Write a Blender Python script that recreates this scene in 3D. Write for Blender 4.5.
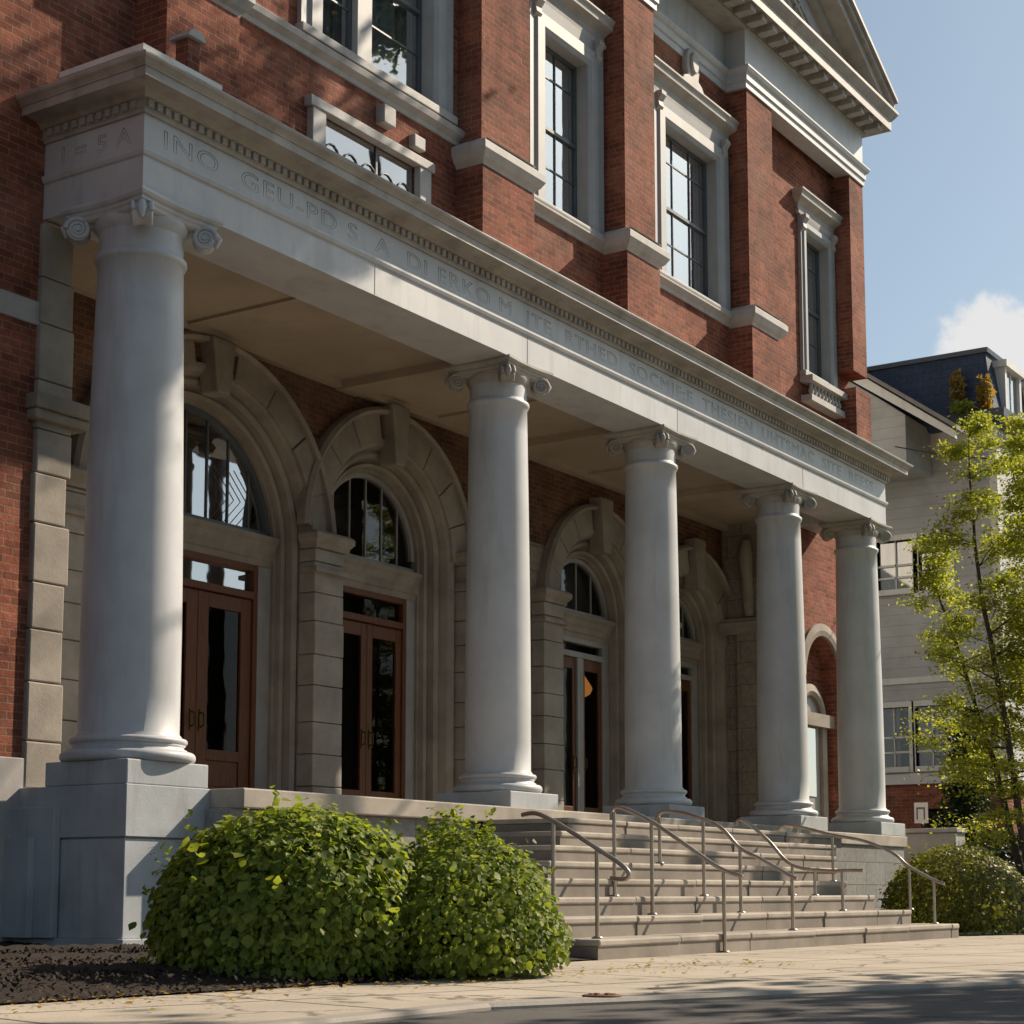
import bpy, bmesh, math, random
import numpy as np
from mathutils import Vector, Matrix
random.seed(7); RNG = np.random.default_rng(7)
R = math.radians; PI = math.pi
for o in list(bpy.data.objects): bpy.data.objects.remove(o)
S = bpy.context.scene; COL = S.collection

# ------------------------------------------------------------------ camera
YAW, PITCH = 0.58067, 0.12457
cam = bpy.data.cameras.new('camera'); camo = bpy.data.objects.new('camera', cam); COL.objects.link(camo)
camo.location = (-12.747, -12.919, 0.687)
camo.rotation_euler = (PI/2 + PITCH, 0, YAW - PI/2)
cam.sensor_width = 36; cam.lens = 1792.28/1024*36; cam.shift_y = 154.8/1024
cam.clip_start = 0.05; cam.clip_end = 3000
S.camera = camo

# ------------------------------------------------------------------ sky, sun, exposure
SUN_AZ, SUN_EL = -23.0, 36.0
w = bpy.data.worlds.new('World'); S.world = w; w.use_nodes = True
nt = w.node_tree; N = nt.nodes; L = nt.links
for n in list(N): N.remove(n)
out = N.new('ShaderNodeOutputWorld'); bg = N.new('ShaderNodeBackground'); bg.inputs[1].default_value = 0.08
sky = N.new('ShaderNodeTexSky'); sky.sky_type = 'NISHITA'; sky.sun_disc = False
sky.sun_elevation = R(SUN_EL); sky.sun_rotation = R(90 - SUN_AZ)
sky.air_density = 1.0; sky.dust_density = 1.6; sky.ozone_density = 1.2
tc = N.new('ShaderNodeTexCoord')
def cloud(center, rad, scale, seed):
    sub = N.new('ShaderNodeVectorMath'); sub.operation = 'SUBTRACT'; sub.inputs[1].default_value = center
    L.new(tc.outputs['Generated'], sub.inputs[0])
    mul = N.new('ShaderNodeVectorMath'); mul.operation = 'MULTIPLY'; mul.inputs[1].default_value = (1, 1, 1.35)
    L.new(sub.outputs[0], mul.inputs[0])
    ln = N.new('ShaderNodeVectorMath'); ln.operation = 'LENGTH'; L.new(mul.outputs[0], ln.inputs[0])
    mk = N.new('ShaderNodeMapRange'); mk.inputs[1].default_value = 0; mk.inputs[2].default_value = rad
    mk.inputs[3].default_value = 0.34; mk.inputs[4].default_value = -0.34; mk.clamp = True
    L.new(ln.outputs['Value'], mk.inputs[0])
    no = N.new('ShaderNodeTexNoise'); no.noise_dimensions = '4D'; no.inputs['W'].default_value = seed
    no.inputs['Scale'].default_value = scale; no.inputs['Detail'].default_value = 9; no.inputs['Roughness'].default_value = .58
    L.new(tc.outputs['Generated'], no.inputs['Vector'])
    ad = N.new('ShaderNodeMath'); ad.operation = 'ADD'; L.new(mk.outputs[0], ad.inputs[0]); L.new(no.outputs[0], ad.inputs[1])
    cr = N.new('ShaderNodeMapRange'); cr.interpolation_type = 'SMOOTHSTEP'
    cr.inputs[1].default_value = .55; cr.inputs[2].default_value = .70
    L.new(ad.outputs[0], cr.inputs[0]); return cr.outputs[0]
c1 = cloud((.914, .285, .288), .108, 24, 5.3)
c2 = cloud((.55, -.60, .5), .55, 4, 8.0)
mx = N.new('ShaderNodeMath'); mx.operation = 'MAXIMUM'; L.new(c1, mx.inputs[0]); L.new(c2, mx.inputs[1])
mixc = N.new('ShaderNodeMixRGB'); mixc.inputs[2].default_value = (7.3, 7.3, 7.3, 1)
tint = N.new('ShaderNodeMixRGB'); tint.blend_type = 'MULTIPLY'; tint.inputs[0].default_value = 1; tint.inputs[2].default_value = (.83, .945, .98, 1)
hs = N.new('ShaderNodeHueSaturation'); hs.inputs['Saturation'].default_value = .7; L.new(sky.outputs[0], hs.inputs['Color'])
L.new(hs.outputs[0], tint.inputs[1])
L.new(mx.outputs[0], mixc.inputs[0]); L.new(tint.outputs[0], mixc.inputs[1])
L.new(mixc.outputs[0], bg.inputs[0]); L.new(bg.outputs[0], out.inputs[0])
sd = bpy.data.lights.new('sun', 'SUN'); sd.energy = 5.0; sd.angle = R(.53); sd.color = (1, .85, .67)
so = bpy.data.objects.new('sun', sd); COL.objects.link(so)
sv = Vector((math.cos(R(SUN_EL))*math.cos(R(SUN_AZ)), math.cos(R(SUN_EL))*math.sin(R(SUN_AZ)), math.sin(R(SUN_EL))))
so.rotation_euler = sv.to_track_quat('Z', 'Y').to_euler(); so.location = sv*60
S.view_settings.view_transform = 'Standard'; S.view_settings.look = 'None'
S.view_settings.exposure = 0.45; S.view_settings.gamma = 1.0

# ------------------------------------------------------------------ materials
def newmat(name):
    m = bpy.data.materials.new(name); m.use_nodes = True
    nt = m.node_tree; b = nt.nodes['Principled BSDF']
    return m, nt, b
def nnode(nt, t, **k):
    n = nt.nodes.new(t)
    for a, v in k.items():
        if a in n.inputs.keys(): n.inputs[a].default_value = v
        else: setattr(n, a, v)
    return n
def mixrgb(nt, fac, a, b, mode='MIX'):
    n = nt.nodes.new('ShaderNodeMixRGB'); n.blend_type = mode
    for i, v in enumerate((fac, a, b)):
        if hasattr(v, 'is_output') or isinstance(v, bpy.types.NodeSocket): nt.links.new(v, n.inputs[i])
        else: n.inputs[i].default_value = v if i == 0 else (*v, 1)
    return n.outputs[0]
def ramp(nt, src, lo, hi, a=0., b=1.):
    n = nt.nodes.new('ShaderNodeMapRange'); nt.links.new(src, n.inputs[0])
    n.inputs[1].default_value = lo; n.inputs[2].default_value = hi; n.inputs[3].default_value = a; n.inputs[4].default_value = b
    return n.outputs[0]
def noise(nt, scale, detail=6, rough=.6, vec=None, stretch=None):
    n = nnode(nt, 'ShaderNodeTexNoise', Scale=scale, Detail=detail, Roughness=rough)
    t = nt.nodes.new('ShaderNodeTexCoord'); v = t.outputs['Object']
    if vec is not None: v = vec
    if stretch:
        mp = nnode(nt, 'ShaderNodeMapping'); mp.inputs['Scale'].default_value = stretch
        nt.links.new(v, mp.inputs[0]); v = mp.outputs[0]
    nt.links.new(v, n.inputs['Vector']); return n.outputs[0]
def bump(nt, b, h, strength=.3, dist=.01):
    n = nnode(nt, 'ShaderNodeBump', Strength=strength, Distance=dist); nt.links.new(h, n.inputs['Height'])
    nt.links.new(n.outputs[0], b.inputs['Normal'])
def plain(name, col, rough=.6, var=.18, scale=3., stain=None, bmp=.15, metal=0., fine=40, streak=True, spec=.5):
    m, nt, b = newmat(name); b.inputs['Roughness'].default_value = rough; b.inputs['Metallic'].default_value = metal
    b.inputs['Specular IOR Level'].default_value = spec
    f = ramp(nt, noise(nt, scale), .3, .7, 1-var, 1+var*.6)
    c = mixrgb(nt, 1., col, f, 'MULTIPLY')
    if stain:
        st = noise(nt, 1.6, 8, .65, stretch=(2.2, 2.2, .35) if streak else None)
        c = mixrgb(nt, ramp(nt, st, .52, .78, 0, .75), c, stain)
    nt.links.new(c, b.inputs['Base Color'])
    if bmp: bump(nt, b, noise(nt, fine, 5), bmp, .006)
    return m
def facade_vec(nt):
    """(u, v) on a wall: u runs along the wall whichever way it faces, v is height"""
    t = nt.nodes.new('ShaderNodeTexCoord'); g = nt.nodes.new('ShaderNodeNewGeometry')
    sp = nt.nodes.new('ShaderNodeSeparateXYZ'); nt.links.new(t.outputs['Object'], sp.inputs[0])
    sn = nt.nodes.new('ShaderNodeSeparateXYZ'); nt.links.new(g.outputs['Normal'], sn.inputs[0])
    ab = nnode(nt, 'ShaderNodeMath', operation='ABSOLUTE'); nt.links.new(sn.outputs[0], ab.inputs[0])
    gt = nnode(nt, 'ShaderNodeMath', operation='GREATER_THAN'); nt.links.new(ab.outputs[0], gt.inputs[0]); gt.inputs[1].default_value = .6
    mx = nnode(nt, 'ShaderNodeMix', data_type='FLOAT'); nt.links.new(gt.outputs[0], mx.inputs[0])
    nt.links.new(sp.outputs[0], mx.inputs[2]); nt.links.new(sp.outputs[1], mx.inputs[3])
    cb = nt.nodes.new('ShaderNodeCombineXYZ'); nt.links.new(mx.outputs[0], cb.inputs[0]); nt.links.new(sp.outputs[2], cb.inputs[1])
    return cb.outputs[0]
def brickmat(name, c1, c2, mortar, bw=.24, bh=.082, ms=.006, var=.5, rough=.85, bmp=.5, offs=.5, stain=None):
    m, nt, b = newmat(name); b.inputs['Roughness'].default_value = rough; b.inputs['Specular IOR Level'].default_value = .12
    v = facade_vec(nt)
    br = nnode(nt, 'ShaderNodeTexBrick', Scale=1.0); br.offset = offs
    br.inputs['Brick Width'].default_value = bw; br.inputs['Row Height'].default_value = bh
    br.inputs['Mortar Size'].default_value = ms; br.inputs['Mortar Smooth'].default_value = .3; br.inputs['Bias'].default_value = -.1
    br.inputs['Color1'].default_value = (*c1, 1); br.inputs['Color2'].default_value = (*c2, 1); br.inputs['Mortar'].default_value = (*mortar, 1)
    nt.links.new(v, br.inputs['Vector'])
    f = ramp(nt, noise(nt, 1.1, 8, .65), .25, .75, 1-var, 1+var*.5)
    c = mixrgb(nt, 1., br.outputs['Color'], f, 'MULTIPLY')
    f2 = ramp(nt, noise(nt, 14, 4, .6), .3, .7, .78, 1.18)
    c = mixrgb(nt, 1., c, f2, 'MULTIPLY')
    c = mixrgb(nt, ramp(nt, noise(nt, .45, 9, .72), .48, .75, 0, .4), c, tuple(min(1, q*1.3+.03) for q in mortar))
    if stain:
        st = noise(nt, .9, 9, .7, stretch=(1.5, 1.5, .6))
        c = mixrgb(nt, ramp(nt, st, .55, .8, 0, .6), c, stain)
    nt.links.new(c, b.inputs['Base Color'])
    h = nnode(nt, 'ShaderNodeMath', operation='MULTIPLY_ADD'); nt.links.new(br.outputs['Fac'], h.inputs[0]); h.inputs[1].default_value = -1
    nn = nnode(nt, 'ShaderNodeMath', operation='MULTIPLY'); nt.links.new(noise(nt, 30, 5), nn.inputs[0]); nn.inputs[1].default_value = .8
    nt.links.new(nn.outputs[0], h.inputs[2]); bump(nt, b, h.outputs[0], bmp, .012)
    return m
M = {}
M['brick'] = brickmat('red brick', (.325, .106, .064), (.18, .058, .038), (.30, .185, .13), bw=.24, bh=.082, ms=.008, var=.6, stain=(.085, .03, .022), bmp=.7)
M['porchbrick'] = brickmat('brown porch brick', (.20, .092, .056), (.115, .055, .036), (.22, .155, .11), ms=.008, var=.7, stain=(.20, .15, .11), bmp=.8)  # darker, browner brick colours for the inner porch wall
M['stone'] = brickmat('limestone ashlar', (.29, .25, .20), (.235, .20, .16), (.10, .085, .07), bw=.62, bh=.42, ms=.006, var=.3, rough=.8, bmp=.4, stain=(.17, .14, .11))
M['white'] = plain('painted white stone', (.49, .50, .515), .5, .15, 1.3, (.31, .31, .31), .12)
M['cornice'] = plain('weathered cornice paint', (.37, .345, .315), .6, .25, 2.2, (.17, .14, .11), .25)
M['trim'] = plain('grey stone trim', (.42, .40, .38), .65, .2, 2.5, (.25, .22, .19), .3)
M['block'] = plain('limestone block', (.33, .295, .25), .8, .3, 1.8, (.24, .20, .165), .45, streak=False)
M['surround'] = plain('carved stone surround', (.28, .24, .195), .75, .35, 1.7, (.19, .155, .12), .5)
M['ceiling'] = plain('porch ceiling plaster', (.41, .335, .255), .7, .2, .8, (.27, .22, .17), .12, streak=False)
M['pedestal'] = plain('grey pedestal granite', (.40, .425, .445), .7, .22, 1.6, (.22, .215, .205), .35)
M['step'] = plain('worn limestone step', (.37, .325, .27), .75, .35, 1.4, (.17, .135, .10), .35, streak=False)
M['riser'] = plain('shaded step riser', (.24, .205, .17), .8, .4, 1.1, (.13, .105, .085), .35, streak=False)  # base colour darkened for the shade of grazing sun; the stains are dirt
def woodmat(name, col, rough=.48):
    m, nt, b = newmat(name); b.inputs['Roughness'].default_value = rough; b.inputs['Specular IOR Level'].default_value = .3
    n = noise(nt, 6, 8, .6, stretch=(9, 9, .6))
    c = mixrgb(nt, ramp(nt, n, .3, .7), tuple(v*.55 for v in col), tuple(v*1.25 for v in col)); nt.links.new(c, b.inputs['Base Color'])
    bump(nt, b, n, .1, .004); return m
M['wood'] = woodmat('varnished door wood', (.125, .043, .016))
M['greypaint'] = plain('grey painted joinery', (.30, .29, .275), .5, .15, 4, (.2, .18, .16), .08)
M['sash'] = plain('dark sash paint', (.085, .095, .105), .4, .2)
M['brass'] = plain('tarnished brass', (.12, .075, .035), .45, .2, metal=1., bmp=0)
M['steel'] = plain('worn steel rail', (.42, .36, .30), .32, .25, 6, (.22, .12, .07), .1, metal=.85, streak=False)
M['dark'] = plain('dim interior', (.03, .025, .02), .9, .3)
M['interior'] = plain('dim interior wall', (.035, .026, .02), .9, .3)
M['curtain'] = plain('sky-tinted white curtain', (.68, .72, .78), .9, .1, 3, None, .0)  # white cloth tinted blue in place of sky reflected in the panes
M['letter'] = plain('lettering groove', (.15, .15, .15), .7, .1, bmp=0)
def glassmat(name, refl, tint=(.9, .93, .95), rough=.02):
    m, nt, b = newmat(name); nt.nodes.remove(b)
    o = nt.nodes['Material Output']
    g = nnode(nt, 'ShaderNodeBsdfGlossy'); g.inputs['Roughness'].default_value = rough
    t = nnode(nt, 'ShaderNodeBsdfTransparent'); t.inputs[0].default_value = (*tint, 1)
    fr = nnode(nt, 'ShaderNodeFresnel', IOR=1.5)
    f = ramp(nt, fr.outputs[0], 0, 1, refl, 1 if refl > .1 else .4)
    bp = nnode(nt, 'ShaderNodeBump', Strength=.06, Distance=.02); nt.links.new(noise(nt, 1.7, 2), bp.inputs['Height'])
    nt.links.new(bp.outputs[0], g.inputs['Normal'])
    mx = nnode(nt, 'ShaderNodeMixShader'); nt.links.new(f, mx.inputs[0]); nt.links.new(t.outputs[0], mx.inputs[1]); nt.links.new(g.outputs[0], mx.inputs[2])
    nt.links.new(mx.outputs[0], o.inputs[0]); return m
M['glass'] = glassmat('old window glass', .55)
M['doorglass'] = glassmat('door glass', .0, (.55, .5, .45))
def leafmat(name, ca, cb, trans=.45, rough=.45):
    m, nt, b = newmat(name); o = nt.nodes['Material Output']
    g = nt.nodes.new('ShaderNodeNewGeometry')
    c = mixrgb(nt, g.outputs['Random Per Island'], ca, cb)
    nt.links.new(c, b.inputs['Base Color']); b.inputs['Roughness'].default_value = rough; b.inputs['Specular IOR Level'].default_value = .35
    t = nt.nodes.new('ShaderNodeBsdfTranslucent')
    ct = mixrgb(nt, 1., c, (1.5, 1.5, .6), 'MULTIPLY'); nt.links.new(ct, t.inputs[0])
    mx = nt.nodes.new('ShaderNodeMixShader'); mx.inputs[0].default_value = trans
    nt.links.new(b.outputs[0], mx.inputs[1]); nt.links.new(t.outputs[0], mx.inputs[2]); nt.links.new(mx.outputs[0], o.inputs[0])
    return m
M['leaf_bush'] = leafmat('bush leaf', (.11, .165, .028), (.30, .34, .06), .5, .6)
M['leaf_hedge'] = leafmat('hedge leaf', (.07, .09, .022), (.21, .20, .05), .5)
M['leaf_tree'] = leafmat('spring tree leaf', (.20, .24, .04), (.40, .40, .085), .55)
M['leaf_street'] = leafmat('street tree leaf', (.06, .09, .02), (.12, .14, .03), .35)
M['leaf_dark'] = leafmat('evergreen leaf', (.018, .035, .014), (.035, .06, .022), .15)
M['leaf_autumn'] = leafmat('autumn leaf', (.30, .17, .04), (.30, .24, .06), .45)
M['mulch'] = leafmat('bark mulch', (.020, .015, .011), (.045, .032, .024), 0., .95)
M['bark'] = plain('bark', (.075, .06, .05), .9, .4, 8, None, .6)
def slabmat(name, col, bw, bh, ms, joint, var=.25, rot=0., crack=True, bmpv=.35, rough=.85):
    m, nt, b = newmat(name); b.inputs['Roughness'].default_value = rough; b.inputs['Specular IOR Level'].default_value = .25
    t = nt.nodes.new('ShaderNodeTexCoord'); mp = nnode(nt, 'ShaderNodeMapping'); mp.inputs['Rotation'].default_value = (0, 0, rot)
    nt.links.new(t.outputs['Object'], mp.inputs[0])
    f = ramp(nt, noise(nt, .8, 9, .7), .25, .75, 1-var, 1+var*.7)
    c = mixrgb(nt, 1., col, f, 'MULTIPLY')
    f2 = ramp(nt, noise(nt, 60, 3, .6), .3, .7, .82, 1.15); c = mixrgb(nt, 1., c, f2, 'MULTIPLY')
    if bw:
        br = nnode(nt, 'ShaderNodeTexBrick', Scale=1.0); br.offset = 0.0
        br.inputs['Brick Width'].default_value = bw; br.inputs['Row Height'].default_value = bh; br.inputs['Mortar Size'].default_value = ms
        nt.links.new(mp.outputs[0], br.inputs['Vector'])
        c = mixrgb(nt, br.outputs['Fac'], c, joint)
    if crack:
        vo = nnode(nt, 'ShaderNodeTexVoronoi', feature='DISTANCE_TO_EDGE', Scale=.55)
        ns = nnode(nt, 'ShaderNodeTexNoise', Scale=2.5, Detail=5); nt.links.new(t.outputs['Object'], ns.inputs['Vector'])
        va = nnode(nt, 'ShaderNodeVectorMath', operation='MULTIPLY_ADD'); nt.links.new(ns.outputs['Color'], va.inputs[0])
        va.inputs[1].default_value = (.5, .5, .5); nt.links.new(t.outputs['Object'], va.inputs[2]); nt.links.new(va.outputs[0], vo.inputs['Vector'])
        c = mixrgb(nt, ramp(nt, vo.outputs['Distance'], .004, .012, .75, 0), c, joint)
    nt.links.new(c, b.inputs['Base Color']); bump(nt, b, noise(nt, 25, 7, .7), bmpv, .01)
    return m
M['sidewalk'] = slabmat('concrete sidewalk', (.44, .385, .31), 1.75, 1.5, .02, (.10, .085, .07), rot=R(14))
M['asphalt'] = slabmat('asphalt', (.105, .098, .092), 0, 0, 0, (.03, .03, .03), bmpv=.6)
M['soil'] = slabmat('mulch soil', (.036, .026, .020), 0, 0, 0, (.02, .02, .02), crack=False, bmpv=1.0, var=.5)
M['grass'] = slabmat('lawn', (.04, .055, .02), 0, 0, 0, (.02, .02, .02), crack=False, bmpv=1.0, var=.4)
M['curb'] = plain('kerb stone', (.30, .27, .23), .8, .25, 2, (.16, .13, .11), .4, streak=False)
def sidingmat():
    m, nt, b = newmat('white clapboard'); b.inputs['Roughness'].default_value = .65
    t = nt.nodes.new('ShaderNodeTexCoord'); sp = nt.nodes.new('ShaderNodeSeparateXYZ'); nt.links.new(t.outputs['Object'], sp.inputs[0])
    fr = nnode(nt, 'ShaderNodeMath', operation='MULTIPLY'); nt.links.new(sp.outputs[2], fr.inputs[0]); fr.inputs[1].default_value = 1/.26
    fc = nnode(nt, 'ShaderNodeMath', operation='FRACT'); nt.links.new(fr.outputs[0], fc.inputs[0])
    f = ramp(nt, noise(nt, 1.2, 8, .65), .3, .7, .8, 1.1); c = mixrgb(nt, 1., (.42, .42, .41), f, 'MULTIPLY')
    st = noise(nt, .9, 8, .7, stretch=(.6, .6, 1.5)); c = mixrgb(nt, ramp(nt, st, .55, .8, 0, .55), c, (.28, .26, .22))
    c = mixrgb(nt, ramp(nt, fc.outputs[0], .02, .07, .5, 0), c, (.2, .19, .175))  # shadow gap under each board, put into the colour as a dark line
    nt.links.new(c, b.inputs['Base Color'])
    inv = nnode(nt, 'ShaderNodeMath', operation='SUBTRACT'); inv.inputs[0].default_value = 1; nt.links.new(fc.outputs[0], inv.inputs[1])
    bump(nt, b, inv.outputs[0], .8, .03); return m
M['siding'] = sidingmat()
M['slate'] = brickmat('blue slate', (.055, .075, .125), (.045, .062, .10), (.03, .04, .06), bw=.3, bh=.2, ms=.008, var=.25, rough=.55, bmp=.3)
M['housewhite'] = plain('white house trim', (.66, .65, .62), .55, .1, 2, (.45, .42, .38), .1)
M['gutter'] = plain('navy gutter', (.035, .05, .085), .45, .2)
M['navy'] = M['gutter']
M['roofgrey'] = plain('grey roofing', (.22, .21, .20), .8, .2, 3, None, .3)
M['signpaper'] = plain('white sign', (.75, .75, .72), .5, .05, bmp=0)
M['rust'] = plain('rusty iron', (.16, .065, .035), .8, .4, 12, None, .4)
M['cable'] = plain('black cable', (.02, .02, .02), .6, .1, bmp=0)
M['lampglow'] = None

# ------------------------------------------------------------------ mesh helpers
class MB:
    def __init__(s): s.v = []; s.f = []; s.smooth = []
    def add(s, vs, fs, smooth=False):
        k = len(s.v); s.v += [tuple(map(float, v)) for v in vs]; s.f += [[i+k for i in f] for f in fs]; s.smooth += [smooth]*len(fs); return s
    def box(s, x0, x1, y0, y1, z0, z1):
        if x0 > x1: x0, x1 = x1, x0
        if y0 > y1: y0, y1 = y1, y0
        if z0 > z1: z0, z1 = z1, z0
        return s.add([(x0,y0,z0),(x1,y0,z0),(x1,y1,z0),(x0,y1,z0),(x0,y0,z1),(x1,y0,z1),(x1,y1,z1),(x0,y1,z1)],
              [(0,3,2,1),(4,5,6,7),(0,1,5,4),(1,2,6,5),(2,3,7,6),(3,0,4,7)])
    def prism_y(s, poly, y0, y1):      # polygon in (x, z), extruded along y; poly counter-clockwise seen from -y
        n = len(poly); vs = [(x, y0, z) for x, z in poly] + [(x, y1, z) for x, z in poly]
        fs = [tuple(range(n)), tuple(range(2*n-1, n-1, -1))] + [(i, i+n, (i+1) % n + n, (i+1) % n) for i in range(n)]
        return s.add(vs, fs)
    def prism_x(s, poly, x0, x1):      # polygon in (y, z)
        n = len(poly); vs = [(x0, y, z) for y, z in poly] + [(x1, y, z) for y, z in poly]
        fs = [tuple(range(n-1, -1, -1)), tuple(range(n, 2*n))] + [(i, (i+1) % n, (i+1) % n + n, i+n) for i in range(n)]
        return s.add(vs, fs)
    def lathe(s, cx, cy, prof, n=48):
        vs = []; fs = []
        for r, z in prof:
            for k in range(n): a = 2*PI*k/n; vs.append((cx+r*math.cos(a), cy+r*math.sin(a), z))
        for i in range(len(prof)-1):
            for k in range(n): fs.append((i*n+k, i*n+(k+1) % n, (i+1)*n+(k+1) % n, (i+1)*n+k))
        s.add(vs, fs, True)
        s.add([(cx+prof[0][0]*math.cos(2*PI*k/n), cy+prof[0][0]*math.sin(2*PI*k/n), prof[0][1]) for k in range(n)], [tuple(range(n-1, -1, -1))])
        s.add([(cx+prof[-1][0]*math.cos(2*PI*k/n), cy+prof[-1][0]*math.sin(2*PI*k/n), prof[-1][1]) for k in range(n)], [tuple(range(n))])
        return s
    def tube(s, pts, r, n=8, cap=True):
        pts = [Vector(p) for p in pts]; m = len(pts)
        rs = r if isinstance(r, (list, tuple)) else [r]*m
        vs = []; fs = []; up = None
        for i, p in enumerate(pts):
            t = (pts[min(i+1, m-1)] - pts[max(i-1, 0)]).normalized()
            if up is None:
                up = Vector((0, 0, 1)) if abs(t.z) < .9 else Vector((1, 0, 0))
            a = t.cross(up).normalized(); b = a.cross(t).normalized(); up = b
            for k in range(n):
                q = 2*PI*k/n; vs.append(tuple(p + a*(math.cos(q)*rs[i]) + b*(math.sin(q)*rs[i])))
        for i in range(m-1):
            for k in range(n): fs.append((i*n+k, i*n+(k+1) % n, (i+1)*n+(k+1) % n, (i+1)*n+k))
        s.add(vs, fs, True)
        if cap:
            s.add(vs[:n], [tuple(range(n-1, -1, -1))]); s.add(vs[-n:], [tuple(range(n))])
        return s
    def molding(s, path, prof, closed=False, ends=True):
        """profile (out, z) swept along a plan path (x, y); out is to the right of the direction of travel"""
        P = [Vector(p) for p in path]; n = len(P); k = len(prof); vs = []
        for i, p in enumerate(P):
            d0 = (P[i]-P[i-1]).normalized() if i > 0 else None
            d1 = (P[i+1]-P[i]).normalized() if i < n-1 else None
            d0 = d0 or d1; d1 = d1 or d0
            n0 = Vector((d0.y, -d0.x)); n1 = Vector((d1.y, -d1.x)); b = n0 + n1; b = b/(b.dot(n0))
            for o, z in prof: vs.append((p.x + b.x*o, p.y + b.y*o, z))
        fs = [(i*k+j, (i+1)*k+j, (i+1)*k+j+1, i*k+j+1) for i in range(n-1) for j in range(k-1)]
        s.add(vs, fs)
        if ends:
            s.add(vs[:k], [tuple(range(k))]); s.add(vs[-k:], [tuple(range(k-1, -1, -1))])
        return s
    def arch(s, cx, r, zs, z0, prof, n=28, jambs=True):
        """profile (outward, y) swept up the left jamb, over a half circle and down the right jamb"""
        path = []
        if jambs: path.append((cx-r, z0, -1., 0.))
        for i in range(n+1):
            a = PI - PI*i/n; path.append((cx+r*math.cos(a), zs+r*math.sin(a), math.cos(a), math.sin(a)))
        if jambs: path.append((cx+r, z0, 1., 0.))
        k = len(prof); vs = [(x+nx*o, y, z+nz*o) for x, z, nx, nz in path for o, y in prof]
        fs = [(i*k+j, i*k+j+1, (i+1)*k+j+1, (i+1)*k+j) for i in range(len(path)-1) for j in range(k-1)]
        s.add(vs, fs); return s
    def obj(s, name, mat, parent=None, bevel=0., weld=False):
        me = bpy.data.meshes.new(name); me.from_pydata(s.v, [], s.f); me.validate()
        if len(me.polygons) == len(s.smooth): me.polygons.foreach_set('use_smooth', s.smooth)
        me.materials.append(mat); me.update()
        o = bpy.data.objects.new(name, me); COL.objects.link(o)
        if weld:
            bm = bmesh.new(); bm.from_mesh(me); bmesh.ops.remove_doubles(bm, verts=bm.verts, dist=1e-4); bm.to_mesh(me); bm.free()
        if bevel:
            md = o.modifiers.new('bevel', 'BEVEL'); md.width = bevel; md.segments = 2; md.limit_method = 'ANGLE'; md.angle_limit = R(40)
        if parent is not None: adopt(o, parent)
        return o
WORLD = {}
def wpos(o):
    p = Vector((0, 0, 0))
    while o is not None: p += o.location; o = o.parent
    return p
def adopt(o, parent):
    o.parent = parent; o.location = -wpos(parent)
def thing(name, label, cat, loc, group=None):
    o = bpy.data.objects.new(name, None); COL.objects.link(o); o.location = loc; o.empty_display_size = .3
    return tag(o, label, cat, group)
def tag(o, label, cat, group=None):
    o['label'] = label; o['category'] = cat
    if group: o['group'] = group
    return o
def struct(o): o['kind'] = 'structure'; return o
def instance(src, off, parent, parts=None):
    """copy of a part and its sub-parts, moved by off"""
    c = src.copy(); COL.objects.link(c); c.parent = parent; c.location = src.location + Vector(off)
    for ch in list(src.children):
        d = ch.copy(); COL.objects.link(d); d.parent = c
    return c
def wall_openings(mb, x0, x1, z0, z1, y, yb, holes):
    """wall face in plane y with rectangular holes (hx0, hx1, hz0, hz1) and their reveals back to yb"""
    xs = sorted({x0, x1, *[h[0] for h in holes], *[h[1] for h in holes]}); zs = sorted({z0, z1, *[h[2] for h in holes], *[h[3] for h in holes]})
    for a, b in zip(xs, xs[1:]):
        for c, d in zip(zs, zs[1:]):
            mx, mz = (a+b)/2, (c+d)/2
            if any(h[0] < mx < h[1] and h[2] < mz < h[3] for h in holes): continue
            mb.add([(a,y,c),(b,y,c),(b,y,d),(a,y,d)], [(0,1,2,3)])
    for a, b, c, d in holes:
        mb.add([(a,y,c),(a,yb,c),(a,yb,d),(a,y,d)], [(0,1,2,3)]); mb.add([(b,y,c),(b,y,d),(b,yb,d),(b,yb,c)], [(0,1,2,3)])
        mb.add([(a,y,c),(b,y,c),(b,yb,c),(a,yb,c)], [(0,1,2,3)]); mb.add([(a,y,d),(a,yb,d),(b,yb,d),(b,y,d)], [(0,1,2,3)])

# ------------------------------------------------------------------ levels
ZG, ZF, ZS = .10, 1.70, 7.60      # ground, porch floor, architrave soffit
YF, YB = .95, 2.60                # facade plane, back wall of the loggia
XE, XL = 21.0, 18.40              # right corner of the building, right end of the loggia
COLX = [0., 6.608, 10.798, 15.388, 18.86]

# ------------------------------------------------------------------ ground
def sheet(name, poly, z, mat, div=0):
    mb = MB(); mb.add([(x, y, z) for x, y in poly], [tuple(range(len(poly)))]); return struct(mb.obj(name, mat))
sheet('ground', [(-600,-600),(900,-600),(900,900),(-600,900)], -.05, M['grass'])
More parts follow.
